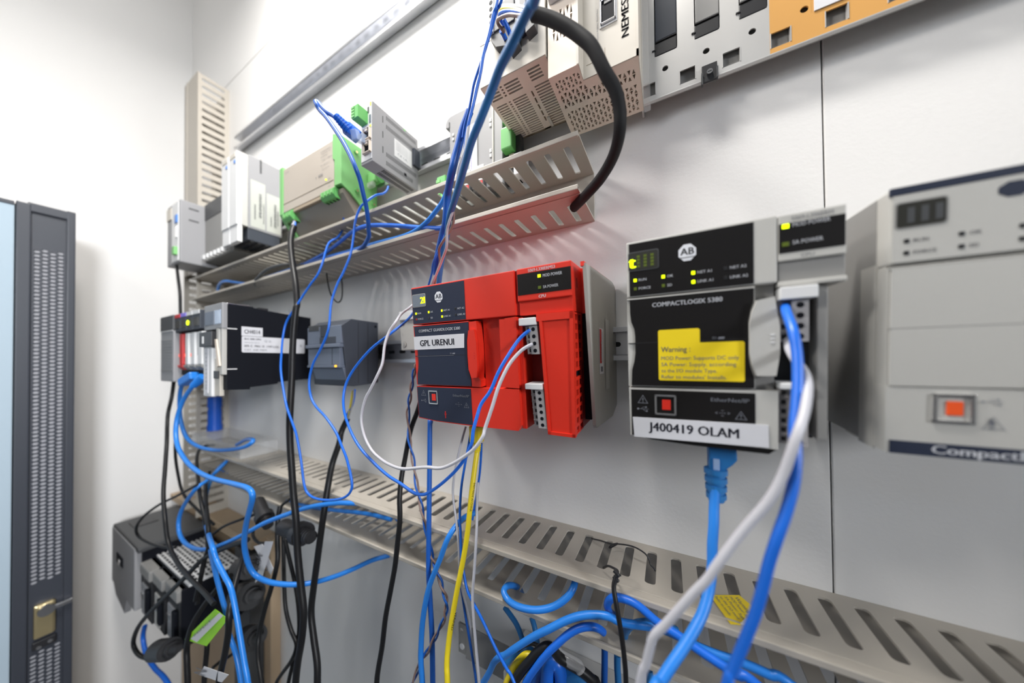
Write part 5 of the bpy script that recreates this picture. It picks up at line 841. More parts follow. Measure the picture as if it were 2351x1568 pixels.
cable('power_cable', 'thick black cable hanging under the small slate controller with bared wires at its top', 0.0042, 'cable_black', [(-0.4439, 0.285, -0.0865), (-0.4496, 0.2787, -0.1066), (-0.4454, 0.2725, -0.1225), (-0.448, 0.2638, -0.151), (-0.4408, 0.2533, -0.1786), (-0.4357, 0.2444, -0.2127), (-0.4391, 0.2417, -0.2456), (-0.4425, 0.2389, -0.2807), (-0.4458, 0.2361, -0.3155), (-0.4469, 0.2333, -0.3492), (-0.4355, 0.2306, -0.3772), (-0.4222, 0.2278, -0.403), (-0.4164, 0.225, -0.4309), (-0.4042, 0.2192, -0.5194), (-0.3981, 0.2163, -0.7986)], None, 'cable', ends=[('yellow_green_core', lambda b: b.tube([(-0.4312, 0.285, -0.0426), (-0.434, 0.285, -0.0547), (-0.4383, 0.285, -0.0705), (-0.4439, 0.285, -0.0882)], 0.0012, 'cable_yellow')), ('blue_core', lambda b: b.tube([(-0.4252, 0.285, -0.0398), (-0.4272, 0.285, -0.0544), (-0.4327, 0.285, -0.0667), (-0.4453, 0.285, -0.0797), (-0.4445, 0.285, -0.0883)], 0.0012, 'cable_blue')), ('grey_core', lambda b: b.tube([(-0.4255, 0.283, -0.0413), (-0.4274, 0.2833, -0.0559), (-0.4335, 0.2837, -0.0717), (-0.4418, 0.284, -0.0879)], 0.0011, 'grey_mid'))])
cable('power_cable', 'thick black cable hanging from the lower left corner of the green and beige housing', 0.0044, 'cable_black', [(-0.5516, 0.262, 0.2306), (-0.5459, 0.256, 0.2165), (-0.5381, 0.2507, 0.1923), (-0.5238, 0.2468, 0.1573), (-0.507, 0.2428, 0.1235), (-0.4968, 0.2398, 0.092), (-0.4945, 0.2371, 0.0817), (-0.4951, 0.2344, 0.0479), (-0.4925, 0.2317, 0.0145), (-0.4884, 0.229, -0.0184), (-0.4857, 0.2263, -0.0506), (-0.4848, 0.2245, -0.0825), (-0.4819, 0.2236, -0.1147), (-0.4753, 0.2226, -0.1496), (-0.4688, 0.2217, -0.1839), (-0.4602, 0.2207, -0.2168), (-0.4539, 0.2198, -0.2611), (-0.4435, 0.2188, -0.303), (-0.4354, 0.2179, -0.3331), (-0.4377, 0.2169, -0.3669), (-0.4462, 0.216, -0.4035), (-0.4506, 0.215, -0.4385), (-0.4581, 0.2134, -0.5281), (-0.4619, 0.2126, -0.8078)], None, 'cable', ends=[('yellow_green_core', lambda b: b.tube([(-0.5554, 0.266, 0.2504), (-0.5541, 0.2647, 0.2413), (-0.5574, 0.2633, 0.2365), (-0.5555, 0.262, 0.2274)], 0.0012, 'cable_yellow')), ('blue_core', lambda b: b.tube([(-0.5704, 0.268, 0.2565), (-0.5646, 0.266, 0.2459), (-0.5527, 0.264, 0.239), (-0.5494, 0.262, 0.2285)], 0.0016, 'cable_blue')), ('grey_core', lambda b: b.tube([(-0.559, 0.266, 0.2512), (-0.5547, 0.2635, 0.2393), (-0.5546, 0.261, 0.2317), (-0.5533, 0.2585, 0.219)], 0.0022, 'cable_grey'))])
cable('power_cable', 'black cable running down from behind the lower left of the red controller', 0.003, 'cable_black', [(-0.2782, 0.275, -0.0492), (-0.28, 0.271, -0.0622), (-0.2875, 0.267, -0.0856), (-0.2932, 0.263, -0.1206), (-0.2924, 0.2568, -0.1415), (-0.2881, 0.2499, -0.1627), (-0.2846, 0.2471, -0.1869), (-0.2871, 0.2454, -0.2166), (-0.2895, 0.2437, -0.2422), (-0.2949, 0.2419, -0.2708), (-0.3018, 0.2402, -0.304), (-0.3058, 0.2385, -0.3382), (-0.3113, 0.2367, -0.3691), (-0.3121, 0.235, -0.3898), (-0.3147, 0.23, -0.4795), (-0.3159, 0.2275, -0.7594)], None, 'cable')
cable('wire', 'long thin blue wire hanging in a long loop below the round green plug', 0.0015, 'cable_blue', [(-0.4522, 0.285, 0.2151), (-0.4515, 0.2752, 0.1974), (-0.4575, 0.2654, 0.1861), (-0.4568, 0.2592, 0.169), (-0.4568, 0.255, 0.1516), (-0.4617, 0.2508, 0.1338), (-0.4744, 0.2466, 0.1185), (-0.4873, 0.2425, 0.1017), (-0.4938, 0.2383, 0.0886), (-0.5136, 0.2342, 0.066), (-0.5158, 0.23, 0.042), (-0.5114, 0.2259, 0.0147), (-0.5036, 0.2217, -0.0084), (-0.4879, 0.2176, -0.0338), (-0.4682, 0.2134, -0.0605), (-0.4505, 0.2133, -0.085), (-0.443, 0.2135, -0.0983), (-0.4332, 0.2138, -0.1287), (-0.4256, 0.2141, -0.161), (-0.4142, 0.2144, -0.171), (-0.3937, 0.2147, -0.1723), (-0.3653, 0.215, -0.1674), (-0.3427, 0.2156, -0.1599), (-0.3309, 0.2163, -0.1499), (-0.3303, 0.217, -0.1382), (-0.3404, 0.2177, -0.1153), (-0.3524, 0.2184, -0.0997), (-0.3648, 0.2191, -0.085), (-0.3872, 0.2199, -0.069), (-0.4124, 0.2214, -0.0566), (-0.4275, 0.2231, -0.0443), (-0.4347, 0.2248, -0.025), (-0.4298, 0.2265, -0.0022), (-0.417, 0.2282, 0.0158), (-0.4045, 0.2299, 0.035), (-0.3998, 0.2316, 0.0513), (-0.4012, 0.2352, 0.0814), (-0.3952, 0.2394, 0.1065), (-0.387, 0.2437, 0.1248), (-0.3787, 0.248, 0.1483), (-0.3785, 0.2521, 0.1735), (-0.377, 0.2539, 0.1952), (-0.3692, 0.2557, 0.2128), (-0.3575, 0.2576, 0.2198), (-0.354, 0.2683, 0.2322), (-0.3554, 0.282, 0.2421), (-0.3626, 0.2944, 0.2554), (-0.3731, 0.305, 0.2691)], None, 'wire')
cable('network_cable', 'blue network cable with ribbed plug in the front of the narrow grey controller', 0.0027, 'cable_blue_deep', [(-0.3445, 0.215, 0.2919), (-0.3483, 0.2124, 0.2953), (-0.3547, 0.2099, 0.3009), (-0.3613, 0.2073, 0.3055), (-0.3679, 0.2048, 0.3124), (-0.3729, 0.2029, 0.319), (-0.3737, 0.201, 0.3182), (-0.3716, 0.2012, 0.3138), (-0.3693, 0.2035, 0.3081), (-0.3604, 0.2058, 0.298), (-0.3464, 0.2081, 0.2791), (-0.3346, 0.2104, 0.2613), (-0.3248, 0.2127, 0.2435), (-0.3184, 0.215, 0.2281), (-0.3196, 0.2214, 0.2174), (-0.3223, 0.2278, 0.2032), (-0.3263, 0.2342, 0.1932), (-0.3319, 0.2407, 0.1806), (-0.3401, 0.2472, 0.1737), (-0.3484, 0.2537, 0.1678), (-0.3675, 0.2602, 0.1622), (-0.391, 0.2662, 0.1619), (-0.4199, 0.2719, 0.1649), (-0.4658, 0.2777, 0.1706), (-0.5022, 0.2835, 0.1757), (-0.5563, 0.2892, 0.1784), (-0.606, 0.295, 0.1811)], None, 'cable', ends=[('plug', lambda b: (oriented_box(b, (-0.337, 0.233, 0.2828), (-0.0041, 0.015, 0.0054), (0,0,1), 0.022, 0.0110, 0.0080, 'clear_blue'), oriented_box(b, (-0.3414, 0.226, 0.2864), (0.0048, 0.006, -0.0049), (0,0,1), 0.018, 0.0135, 0.0115, 'cable_blue', 0.002))), ('boot', lambda b: ribbed_boot(b, (-0.3415, 0.222, 0.2864), (-0.003, -0.007, 0.0055), 0.018, 0.0064, 0.0042, 'cable_blue'))])
cable('wire', 'blue wire from the wide screw terminal of the green and beige housing, right one', 0.0012, 'cable_blue', [(-0.4326, 0.267, 0.2534), (-0.439, 0.273, 0.2471), (-0.4453, 0.279, 0.2391), (-0.4504, 0.285, 0.2274)], None, 'wire')
cable('wire', 'blue wire from the wide screw terminal of the green and beige housing, left one', 0.0012, 'cable_blue_deep', [(-0.4415, 0.267, 0.2545), (-0.4458, 0.273, 0.2475), (-0.4499, 0.279, 0.2388), (-0.4527, 0.285, 0.228)], None, 'wire')
cable('wire', 'black wire from the wide screw terminal of the green and beige housing', 0.0012, 'cable_black', [(-0.4518, 0.267, 0.2559), (-0.4573, 0.273, 0.2506), (-0.4603, 0.279, 0.2414), (-0.4608, 0.285, 0.2299)], None, 'wire')
cable('wire', 'grey wire from the wide screw terminal of the green and beige housing', 0.0012, 'cable_grey', [(-0.4592, 0.267, 0.2565), (-0.4678, 0.273, 0.2505), (-0.4746, 0.279, 0.2392), (-0.4824, 0.285, 0.2291)], None, 'wire')
cable('network_cable', 'blue network cable lying in the upper duct and bending up to the vertical bundle', 0.0027, 'cable_blue', [(-0.6162, 0.3, 0.1824), (-0.5799, 0.2933, 0.1818), (-0.5079, 0.2867, 0.1858), (-0.4568, 0.28, 0.1912), (-0.4104, 0.2733, 0.1968), (-0.3716, 0.2691, 0.1942), (-0.323, 0.2673, 0.183), (-0.2672, 0.2656, 0.1668), (-0.2343, 0.2638, 0.1578), (-0.2215, 0.262, 0.1568)], None, 'cable')
cable('network_cable', 'sky blue network cable lying low in the upper duct right of the black cable', 0.0027, 'cable_sky', [(-0.6092, 0.3, 0.1848), (-0.5482, 0.294, 0.1811), (-0.4848, 0.288, 0.1785), (-0.4245, 0.282, 0.1739), (-0.3646, 0.276, 0.1703), (-0.3092, 0.27, 0.1651), (-0.2778, 0.266, 0.1646), (-0.2538, 0.262, 0.1687), (-0.2358, 0.258, 0.1751), (-0.2209, 0.254, 0.1815), (-0.211, 0.25, 0.1902)], None, 'cable')
cable('network_cable', 'grey blue network cable curling in the left end of the upper duct', 0.0028, 'cable_sky', [(-0.9396, 0.285, 0.1679), (-0.916, 0.2794, 0.1797), (-0.8821, 0.2739, 0.1838), (-0.8434, 0.2712, 0.1811), (-0.803, 0.2752, 0.1734), (-0.7566, 0.2791, 0.1661), (-0.7173, 0.2831, 0.1705), (-0.651, 0.2871, 0.175), (-0.6178, 0.291, 0.1783), (-0.5928, 0.295, 0.1826)], None, 'cable')
cable('power_cable', 'black cable arching over the front of the upper duct at its left half', 0.003, 'charcoal', [(-0.7358, 0.28, 0.1605), (-0.7173, 0.2714, 0.16), (-0.6811, 0.2629, 0.1631), (-0.652, 0.2646, 0.1737), (-0.6132, 0.2674, 0.1766), (-0.5948, 0.2771, 0.1778), (-0.5799, 0.2886, 0.1769), (-0.5584, 0.3, 0.1805)], None, 'cable')
cable('wire', 'thin black loop hanging below the upper duct beside the small slate controller', 0.0011, 'cable_black', [(-0.5258, 0.3, 0.168), (-0.518, 0.2971, 0.1458), (-0.5048, 0.2943, 0.1202), (-0.4864, 0.2914, 0.1046), (-0.4759, 0.2914, 0.1006), (-0.4726, 0.2943, 0.1084), (-0.4758, 0.2971, 0.127), (-0.4838, 0.3, 0.1482)], None, 'wire')
cable('power_cable', 'black cable joining the far left power unit to the modular controller below', 0.0027, 'cable_black', [(-1.0305, 0.24, 0.2501), (-0.9974, 0.2328, 0.2288), (-0.957, 0.2256, 0.1944), (-0.9293, 0.222, 0.154), (-0.9259, 0.222, 0.1161), (-0.9197, 0.222, 0.0886)], None, 'cable')
cable('power_cable', 'black cable leaving the modular controller and winding down over the old rack controller', 0.003, 'cable_black', [(-0.9349, 0.215, -0.0339), (-0.9228, 0.2112, -0.0474), (-0.9159, 0.2073, -0.0701), (-0.919, 0.2035, -0.0998), (-0.9049, 0.1992, -0.1252), (-0.8721, 0.1915, -0.1542), (-0.846, 0.1838, -0.1971), (-0.8194, 0.1762, -0.2365), (-0.7801, 0.1698, -0.2701), (-0.7576, 0.1688, -0.3043), (-0.7117, 0.1679, -0.321), (-0.6481, 0.1669, -0.3264), (-0.5917, 0.166, -0.3261), (-0.5528, 0.165, -0.3275)], None, 'cable')
cable('network_cable', 'sky blue network cable from the modular controller that coils on the clear tray', 0.0033, 'cable_sky', [(-0.8241, 0.2, -0.0369), (-0.846, 0.2031, -0.053), (-0.8632, 0.2063, -0.0784), (-0.8682, 0.2094, -0.1126), (-0.8525, 0.2125, -0.1429), (-0.812, 0.2158, -0.1564), (-0.7562, 0.22, -0.1587), (-0.701, 0.2242, -0.153), (-0.6468, 0.2283, -0.1428), (-0.6253, 0.2325, -0.1336), (-0.6347, 0.2375, -0.1302), (-0.6772, 0.2437, -0.1366), (-0.7318, 0.25, -0.154)], None, 'cable', ends=[('plug', lambda b: oriented_box(b, (-0.7995, 0.2025, -0.0271), (-0.0432, -0.005, -0.0152), (0,1,0), 0.0461, 0.0145, 0.0145, 'cable_sky', 0.003))])
cable('network_cable', 'sky blue network cable from the modular controller that sweeps under the lower duct', 0.0033, 'cable_sky', [(-0.753, 0.195, -0.0396), (-0.7771, 0.1921, -0.0593), (-0.7877, 0.1892, -0.0777), (-0.7938, 0.1863, -0.102), (-0.7857, 0.1834, -0.1268), (-0.7592, 0.1805, -0.1465), (-0.7067, 0.1776, -0.1613), (-0.6456, 0.175, -0.1669), (-0.5875, 0.175, -0.167), (-0.5201, 0.175, -0.1618), (-0.4804, 0.175, -0.1599), (-0.4673, 0.175, -0.1669), (-0.4829, 0.178, -0.1889), (-0.5113, 0.1841, -0.2209), (-0.5322, 0.1902, -0.2577), (-0.5332, 0.1963, -0.2902), (-0.5236, 0.2024, -0.3054), (-0.4945, 0.2085, -0.3079), (-0.4673, 0.223, -0.3106), (-0.4497, 0.2404, -0.3126), (-0.4303, 0.2578, -0.309), (-0.4135, 0.2752, -0.3035), (-0.3953, 0.2926, -0.2959), (-0.3795, 0.31, -0.2943)], None, 'cable', ends=[('boot', lambda b: ribbed_boot(b, (-0.7355, 0.205, -0.0219), (-0.0149, -0.01, -0.0166), 0.0244, 0.0080, 0.0050, 'cable_sky', 7))])
cable('network_cable', 'bright blue network cable looping over the old rack controller into the lower duct', 0.0032, 'cable_sky', [(-0.8189, 0.27, -0.1959), (-0.7974, 0.2525, -0.2014), (-0.789, 0.235, -0.2144), (-0.7651, 0.2175, -0.2176), (-0.7535, 0.2, -0.2237), (-0.8057, 0.1983, -0.2647), (-0.8236, 0.1967, -0.2934), (-0.8136, 0.195, -0.3154), (-0.7761, 0.1933, -0.3229), (-0.7135, 0.1917, -0.3145), (-0.6504, 0.19, -0.294), (-0.6157, 0.1992, -0.2799), (-0.5717, 0.2083, -0.2572), (-0.5414, 0.2175, -0.2401), (-0.498, 0.2267, -0.2214), (-0.4622, 0.2358, -0.2076), (-0.4164, 0.245, -0.1955), (-0.3939, 0.255, -0.1945), (-0.3646, 0.265, -0.1952), (-0.3297, 0.275, -0.2048), (-0.3316, 0.285, -0.2163)], None, 'cable')
cable('network_cable', 'sky blue network cable dropping past the right of the lime green tag', 0.0031, 'cable_sky', [(-0.7858, 0.22, -0.2634), (-0.7185, 0.2033, -0.2711), (-0.6471, 0.1867, -0.2699), (-0.576, 0.17, -0.2589), (-0.5612, 0.17, -0.2735), (-0.536, 0.17, -0.2862), (-0.5148, 0.17, -0.297), (-0.4995, 0.17, -0.322), (-0.4871, 0.17, -0.3492), (-0.4752, 0.17, -0.3756), (-0.4636, 0.17, -0.4012), (-0.4389, 0.17, -0.4858), (-0.4265, 0.17, -0.7632)], None, 'cable')
cable('network_cable', 'sky blue network cable dropping close beside the lime green tag, left of its twin', 0.0029, 'cable_sky', [(-0.6993, 0.2, -0.2764), (-0.6521, 0.1895, -0.2915), (-0.5971, 0.179, -0.3048), (-0.5737, 0.1784, -0.3306), (-0.5577, 0.1788, -0.3512), (-0.5477, 0.1792, -0.3781), (-0.5274, 0.1796, -0.3973), (-0.5105, 0.18, -0.4347), (-0.4858, 0.1806, -0.5194), (-0.4734, 0.1809, -0.7967)], None, 'cable')
cable('network_cable', 'blue network cable falling behind black cables at the left end of the lower duct', 0.0027, 'cable_teal', [(-0.8492, 0.28, -0.205), (-0.8621, 0.2675, -0.2197), (-0.8562, 0.255, -0.2327), (-0.8426, 0.2433, -0.2508), (-0.8209, 0.2322, -0.2694), (-0.7896, 0.2211, -0.284), (-0.7419, 0.21, -0.2952)], None, 'cable')
cable('network_cable', 'sky blue network cable lying in the lower duct from its left end', 0.003, 'cable_sky', [(-0.9184, 0.285, -0.2457), (-0.8057, 0.2821, -0.2513), (-0.6953, 0.2793, -0.2496), (-0.6132, 0.2764, -0.2472), (-0.5512, 0.2786, -0.2435), (-0.4765, 0.2857, -0.2369), (-0.4109, 0.2929, -0.2303), (-0.3632, 0.3, -0.2312)], None, 'cable')
cable('network_cable', 'periwinkle network cable at the bottom left below the old rack controller', 0.004, 'cable_blue', [(-1.0548, 0.2, -0.5907), (-1.0672, 0.2, -0.6225), (-1.0409, 0.2, -0.6486), (-0.9802, 0.2, -0.6497), (-0.9246, 0.2, -0.6404), (-0.8833, 0.2, -0.6434), (-0.8234, 0.2, -0.6777), (-0.7935, 0.2, -0.9299)], None, 'cable')
cable('power_cable', 'thin black cable looping left across the top of the old rack controller', 0.0022, 'cable_black', [(-0.7455, 0.2, -0.2146), (-0.8123, 0.1913, -0.2443), (-0.8686, 0.1825, -0.2684), (-0.9205, 0.1738, -0.2977), (-0.9275, 0.165, -0.3167), (-0.9456, 0.17, -0.3424), (-0.9039, 0.175, -0.3469), (-0.8358, 0.18, -0.3392), (-0.7934, 0.185, -0.3308)], None, 'cable')
cable('power_cable', 'black cable curving down to the big plug at the lower left corner', 0.0034, 'cable_black', [(-0.5488, 0.2, -0.258), (-0.6056, 0.192, -0.2822), (-0.6565, 0.184, -0.3084), (-0.6983, 0.176, -0.3437), (-0.7611, 0.168, -0.3936), (-0.8142, 0.16, -0.4368), (-0.8975, 0.162, -0.4993), (-0.9405, 0.164, -0.5483), (-0.9186, 0.166, -0.5616), (-0.8637, 0.168, -0.5463), (-0.7865, 0.17, -0.5081)], None, 'cable')
cable('power_cable', 'black cable curling over the left end of the lower duct below the clear tray', 0.0027, 'cable_black', [(-0.9238, 0.275, -0.1853), (-0.92, 0.26, -0.1829), (-0.9043, 0.245, -0.1862), (-0.8606, 0.23, -0.1972), (-0.7973, 0.215, -0.2155), (-0.7297, 0.2, -0.2368), (-0.6998, 0.197, -0.2636), (-0.6767, 0.194, -0.2954), (-0.6779, 0.191, -0.3245), (-0.6847, 0.188, -0.3552), (-0.6878, 0.185, -0.3928)], None, 'cable')
cable('power_cable', 'black cable falling beside the sky blue loop over the vented top', 0.003, 'cable_black', [(-0.8641, 0.25, -0.2287), (-0.8082, 0.2286, -0.2354), (-0.7307, 0.2071, -0.246), (-0.6589, 0.1894, -0.2609), (-0.6467, 0.1866, -0.2883), (-0.6554, 0.1837, -0.3132), (-0.6587, 0.1809, -0.339), (-0.6689, 0.178, -0.3752)], None, 'cable')
cable('power_cable', 'black cable crossing from the modular controller to the plywood ledge', 0.0024, 'cable_black', [(-0.8726, 0.205, -0.1069), (-0.9074, 0.211, -0.1809), (-0.9119, 0.217, -0.2363), (-0.9062, 0.223, -0.2729), (-0.8532, 0.229, -0.2955), (-0.7883, 0.235, -0.313)], None, 'cable')
cable('power_cable', 'short black cable hanging straight down under the lime green tag', 0.0032, 'cable_black', [(-0.6454, 0.185, -0.4373), (-0.6428, 0.1833, -0.453), (-0.6434, 0.1817, -0.4778), (-0.6406, 0.18, -0.5007), (-0.6333, 0.1757, -0.5901), (-0.6297, 0.1735, -0.8698)], None, 'cable')
cable('power_cable', 'black cable bowing past the lower left of the lime green tag', 0.0036, 'cable_black', [(-0.6057, 0.2, -0.3285), (-0.6216, 0.1893, -0.3477), (-0.6369, 0.1787, -0.3716), (-0.6446, 0.168, -0.3972), (-0.6614, 0.167, -0.4343), (-0.6572, 0.166, -0.4571), (-0.6493, 0.165, -0.4905), (-0.6355, 0.1632, -0.5789), (-0.6286, 0.1624, -0.8581)], None, 'cable')
cable('power_cable', 'black cable running down between the white hanging tags', 0.0035, 'cable_black', [(-0.5596, 0.2, -0.2809), (-0.5403, 0.1875, -0.2894), (-0.522, 0.175, -0.3052), (-0.5038, 0.1648, -0.3197), (-0.5025, 0.1636, -0.3419), (-0.5088, 0.1624, -0.3716), (-0.5179, 0.1612, -0.3985), (-0.5218, 0.16, -0.4209), (-0.5321, 0.1569, -0.51), (-0.5372, 0.1553, -0.7895)], None, 'cable')
cable('power_cable', 'black cable hanging down right of the crossed white tags', 0.0033, 'cable_black', [(-0.5593, 0.245, -0.2306), (-0.5542, 0.24, -0.2488), (-0.5442, 0.235, -0.2756), (-0.5326, 0.23, -0.3031), (-0.5388, 0.225, -0.3404), (-0.5443, 0.2188, -0.3711), (-0.5469, 0.2125, -0.4075), (-0.5333, 0.2063, -0.4282), (-0.5048, 0.2, -0.4514), (-0.4588, 0.1899, -0.5186), (-0.4358, 0.1849, -0.7872)], None, 'cable')
cable('power_cable', 'black cable in front of the plywood edge, left of the pair there', 0.0028, 'cable_black', [(-0.5599, 0.25, -0.2825), (-0.5532, 0.2475, -0.3119), (-0.5461, 0.245, -0.3511), (-0.5354, 0.2425, -0.3853), (-0.515, 0.24, -0.4063), (-0.494, 0.2375, -0.418), (-0.5019, 0.235, -0.4418), (-0.5307, 0.2325, -0.4784), (-0.5402, 0.23, -0.4986), (-0.5656, 0.2233, -0.5826), (-0.5783, 0.22, -0.8596)], None, 'cable')
cable('power_cable', 'black cable in front of the wall, right of the pair by the plywood edge', 0.0028, 'cable_black', [(-0.5546, 0.25, -0.2865), (-0.5359, 0.2486, -0.3153), (-0.5178, 0.2471, -0.3429), (-0.5052, 0.2457, -0.3735), (-0.4994, 0.2436, -0.4027), (-0.5021, 0.2407, -0.4344), (-0.508, 0.2379, -0.4598), (-0.514, 0.235, -0.4902), (-0.5254, 0.2295, -0.5789), (-0.5312, 0.2267, -0.8582)], None, 'cable')
cable('power_cable', 'short black cable reaching from the vented top to the uppermost black plug', 0.0022, 'cable_black', [(-0.7116, 0.21, -0.2992), (-0.6902, 0.2188, -0.2834), (-0.6494, 0.2275, -0.2659), (-0.6234, 0.2362, -0.2553), (-0.604, 0.245, -0.2462)], None, 'cable')
cable('power_cable', 'black cable linking the lowest black plug to the front of the trunking', 0.0026, 'cable_black', [(-0.6849, 0.245, -0.5111), (-0.6865, 0.2338, -0.5112), (-0.6799, 0.2225, -0.5072), (-0.6788, 0.2112, -0.5052), (-0.6762, 0.2, -0.505)], None, 'cable')
cable('power_cable', 'glossy black cable ringed around the black plug by the crossed tags', 0.0022, 'cable_black', [(-0.5389, 0.25, -0.2175), (-0.5604, 0.2479, -0.2321), (-0.5636, 0.2457, -0.2456), (-0.6005, 0.2436, -0.2674), (-0.6309, 0.2414, -0.2797), (-0.6376, 0.2393, -0.2948), (-0.6136, 0.2371, -0.3), (-0.5793, 0.235, -0.2907)], None, 'cable')
black_plug('big black plug at the lower left end of the curved black cable', (-0.7868, 0.172, -0.4998), (0.9, 0.1, 0.35), 0.06, 0.016, 0.01)
black_plug('black plug hanging under the lower duct, uppermost of three', (-0.6092, 0.24, -0.2466), (0.8, -0.1, -0.35), 0.045, 0.01, 0.013)
black_plug('wide black plug with flat end under the lower duct beside the thick black cable', (-0.5076, 0.24, -0.2542), (1, -0.05, 0.1), 0.062, 0.012, 0.016)
black_plug('black moulded plug on the trunking, just left of the crossed white tags', (-0.651, 0.235, -0.3529), (0.9, -0.1, 0.35), 0.062, 0.017, 0.01)
black_plug('black moulded plug on the trunking, middle of the row below the crossed tags', (-0.6477, 0.235, -0.3996), (0.9, -0.1, 0.4), 0.075, 0.02, 0.011)
black_plug('black moulded plug on the trunking, lowest one near the bottom edge', (-0.6453, 0.24, -0.4749), (0.9, -0.1, 0.45), 0.062, 0.018, 0.01)
tag_card('cable_tag', 'lime green cable tag with a white printed band', 'lime_tag', [(-0.5599, 0.168, -0.3393), (-0.5178, 0.168, -0.3364), (-0.5891, 0.168, -0.4032), (-0.6764, 0.168, -0.4313)], [(-0.5381, 0.1665, -0.3344), (-0.5262, 0.1665, -0.3338), (-0.6185, 0.1665, -0.4088), (-0.6434, 0.1665, -0.4145)], 'INSPECT')
tag_card('cable_tag', 'white paper cable tag, left one of the crossed pair', 'paper', [(-0.5992, 0.226, -0.2968), (-0.5708, 0.226, -0.2847), (-0.536, 0.226, -0.312), (-0.5438, 0.226, -0.3248)], None, 'OK')
tag_card('cable_tag', 'white paper cable tag, right one of the crossed pair', 'paper', [(-0.5551, 0.223, -0.2747), (-0.529, 0.223, -0.2675), (-0.5631, 0.223, -0.3319), (-0.5871, 0.223, -0.3492)], None, 'TEST')
tag_card('cable_tag', 'white cable tag near the bottom edge of the picture', 'paper', [(-0.5625, 0.158, -0.4102), (-0.4851, 0.158, -0.3839), (-0.505, 0.158, -0.4031), (-0.5792, 0.158, -0.4296)], None, 'N')
cable('network_cable', 'thick sky blue cable coming down in front of the beige units from above', 0.003, 'cable_teal', [(-0.0028, 0.0889, 0.384), (-0.0231, 0.1081, 0.205), (-0.057, 0.14, 0.1932), (-0.0621, 0.1448, 0.1959), (-0.0703, 0.1496, 0.1948), (-0.0807, 0.1544, 0.19), (-0.0912, 0.1598, 0.1871), (-0.1025, 0.167, 0.1826), (-0.1159, 0.1742, 0.1749), (-0.1291, 0.1814, 0.1682), (-0.1415, 0.1903, 0.1616), (-0.156, 0.201, 0.1546), (-0.1713, 0.2117, 0.1468), (-0.1856, 0.2223, 0.141), (-0.2014, 0.2375, 0.1341), (-0.2213, 0.252, 0.1147), (-0.2315, 0.26, 0.1018), (-0.2412, 0.268, 0.0893)], None, 'cable')
cable('network_cable', 'ribbed blue wire bundle falling to the top of the red controller', 0.0036, 'cable_blue_deep', [(-0.155, 0.215, 0.2273), (-0.1584, 0.215, 0.2214), (-0.1622, 0.215, 0.2149), (-0.1653, 0.215, 0.2074), (-0.1681, 0.215, 0.1997), (-0.1713, 0.215, 0.1921), (-0.1745, 0.215, 0.1831), (-0.18, 0.2182, 0.1766), (-0.1879, 0.2246, 0.1719), (-0.1951, 0.231, 0.1678), (-0.2032, 0.2374, 0.1471), (-0.2153, 0.2465, 0.1405), (-0.2328, 0.2572, 0.1198), (-0.2444, 0.268, 0.1058)], None, 'cable')
cable('wire', 'thin blue wire from the top edge running straight into the ribbed bundle', 0.0012, 'cable_blue', [(-0.0441, 0.1682, 0.5421), (-0.0691, 0.1801, 0.3406), (-0.1108, 0.2, 0.2915), (-0.1186, 0.2037, 0.288), (-0.1268, 0.2074, 0.2788), (-0.1346, 0.2101, 0.2688), (-0.1412, 0.2104, 0.2566), (-0.1471, 0.2107, 0.245), (-0.1498, 0.211, 0.2358), (-0.1534, 0.2114, 0.2241), (-0.1579, 0.2117, 0.2139), (-0.1608, 0.212, 0.2029)], None, 'wire')
cable('wire', 'second thin blue wire from the top edge, beside the grey strand', 0.0012, 'cable_blue', [(-0.0805, 0.1945, 0.586), (-0.0934, 0.1966, 0.369), (-0.1149, 0.2, 0.294), (-0.1205, 0.2009, 0.2824), (-0.1255, 0.2018, 0.2687), (-0.1314, 0.2027, 0.2563), (-0.1351, 0.2036, 0.2437), (-0.1396, 0.2044, 0.2337), (-0.1443, 0.2053, 0.2209), (-0.149, 0.2062, 0.2104), (-0.1521, 0.2071, 0.2031), (-0.1553, 0.208, 0.1929), (-0.1573, 0.2094, 0.181), (-0.1618, 0.2108, 0.1697), (-0.1681, 0.2122, 0.1586), (-0.1765, 0.217, 0.1536), (-0.1914, 0.227, 0.1399), (-0.203, 0.237, 0.1342), (-0.2287, 0.2473, 0.113), (-0.2415, 0.2576, 0.1042), (-0.2567, 0.268, 0.0945)], None, 'wire')
cable('wire', 'grey strand twisting down beside the ribbed bundle to the red controller', 0.0013, 'cable_grey', [(-0.1371, 0.209, 0.2599), (-0.1392, 0.2086, 0.2474), (-0.1422, 0.2081, 0.2353), (-0.1459, 0.2077, 0.2235), (-0.1497, 0.2072, 0.2115), (-0.1519, 0.2068, 0.1988), (-0.1541, 0.2064, 0.186), (-0.1602, 0.2066, 0.1749), (-0.1653, 0.2098, 0.1648), (-0.1706, 0.213, 0.1542), (-0.175, 0.2162, 0.1457), (-0.1832, 0.2194, 0.1348), (-0.1887, 0.2226, 0.1286), (-0.1934, 0.2272, 0.1157), (-0.2063, 0.236, 0.1087), (-0.2207, 0.2447, 0.1006), (-0.2356, 0.2534, 0.093), (-0.2474, 0.262, 0.0888)], None, 'wire')
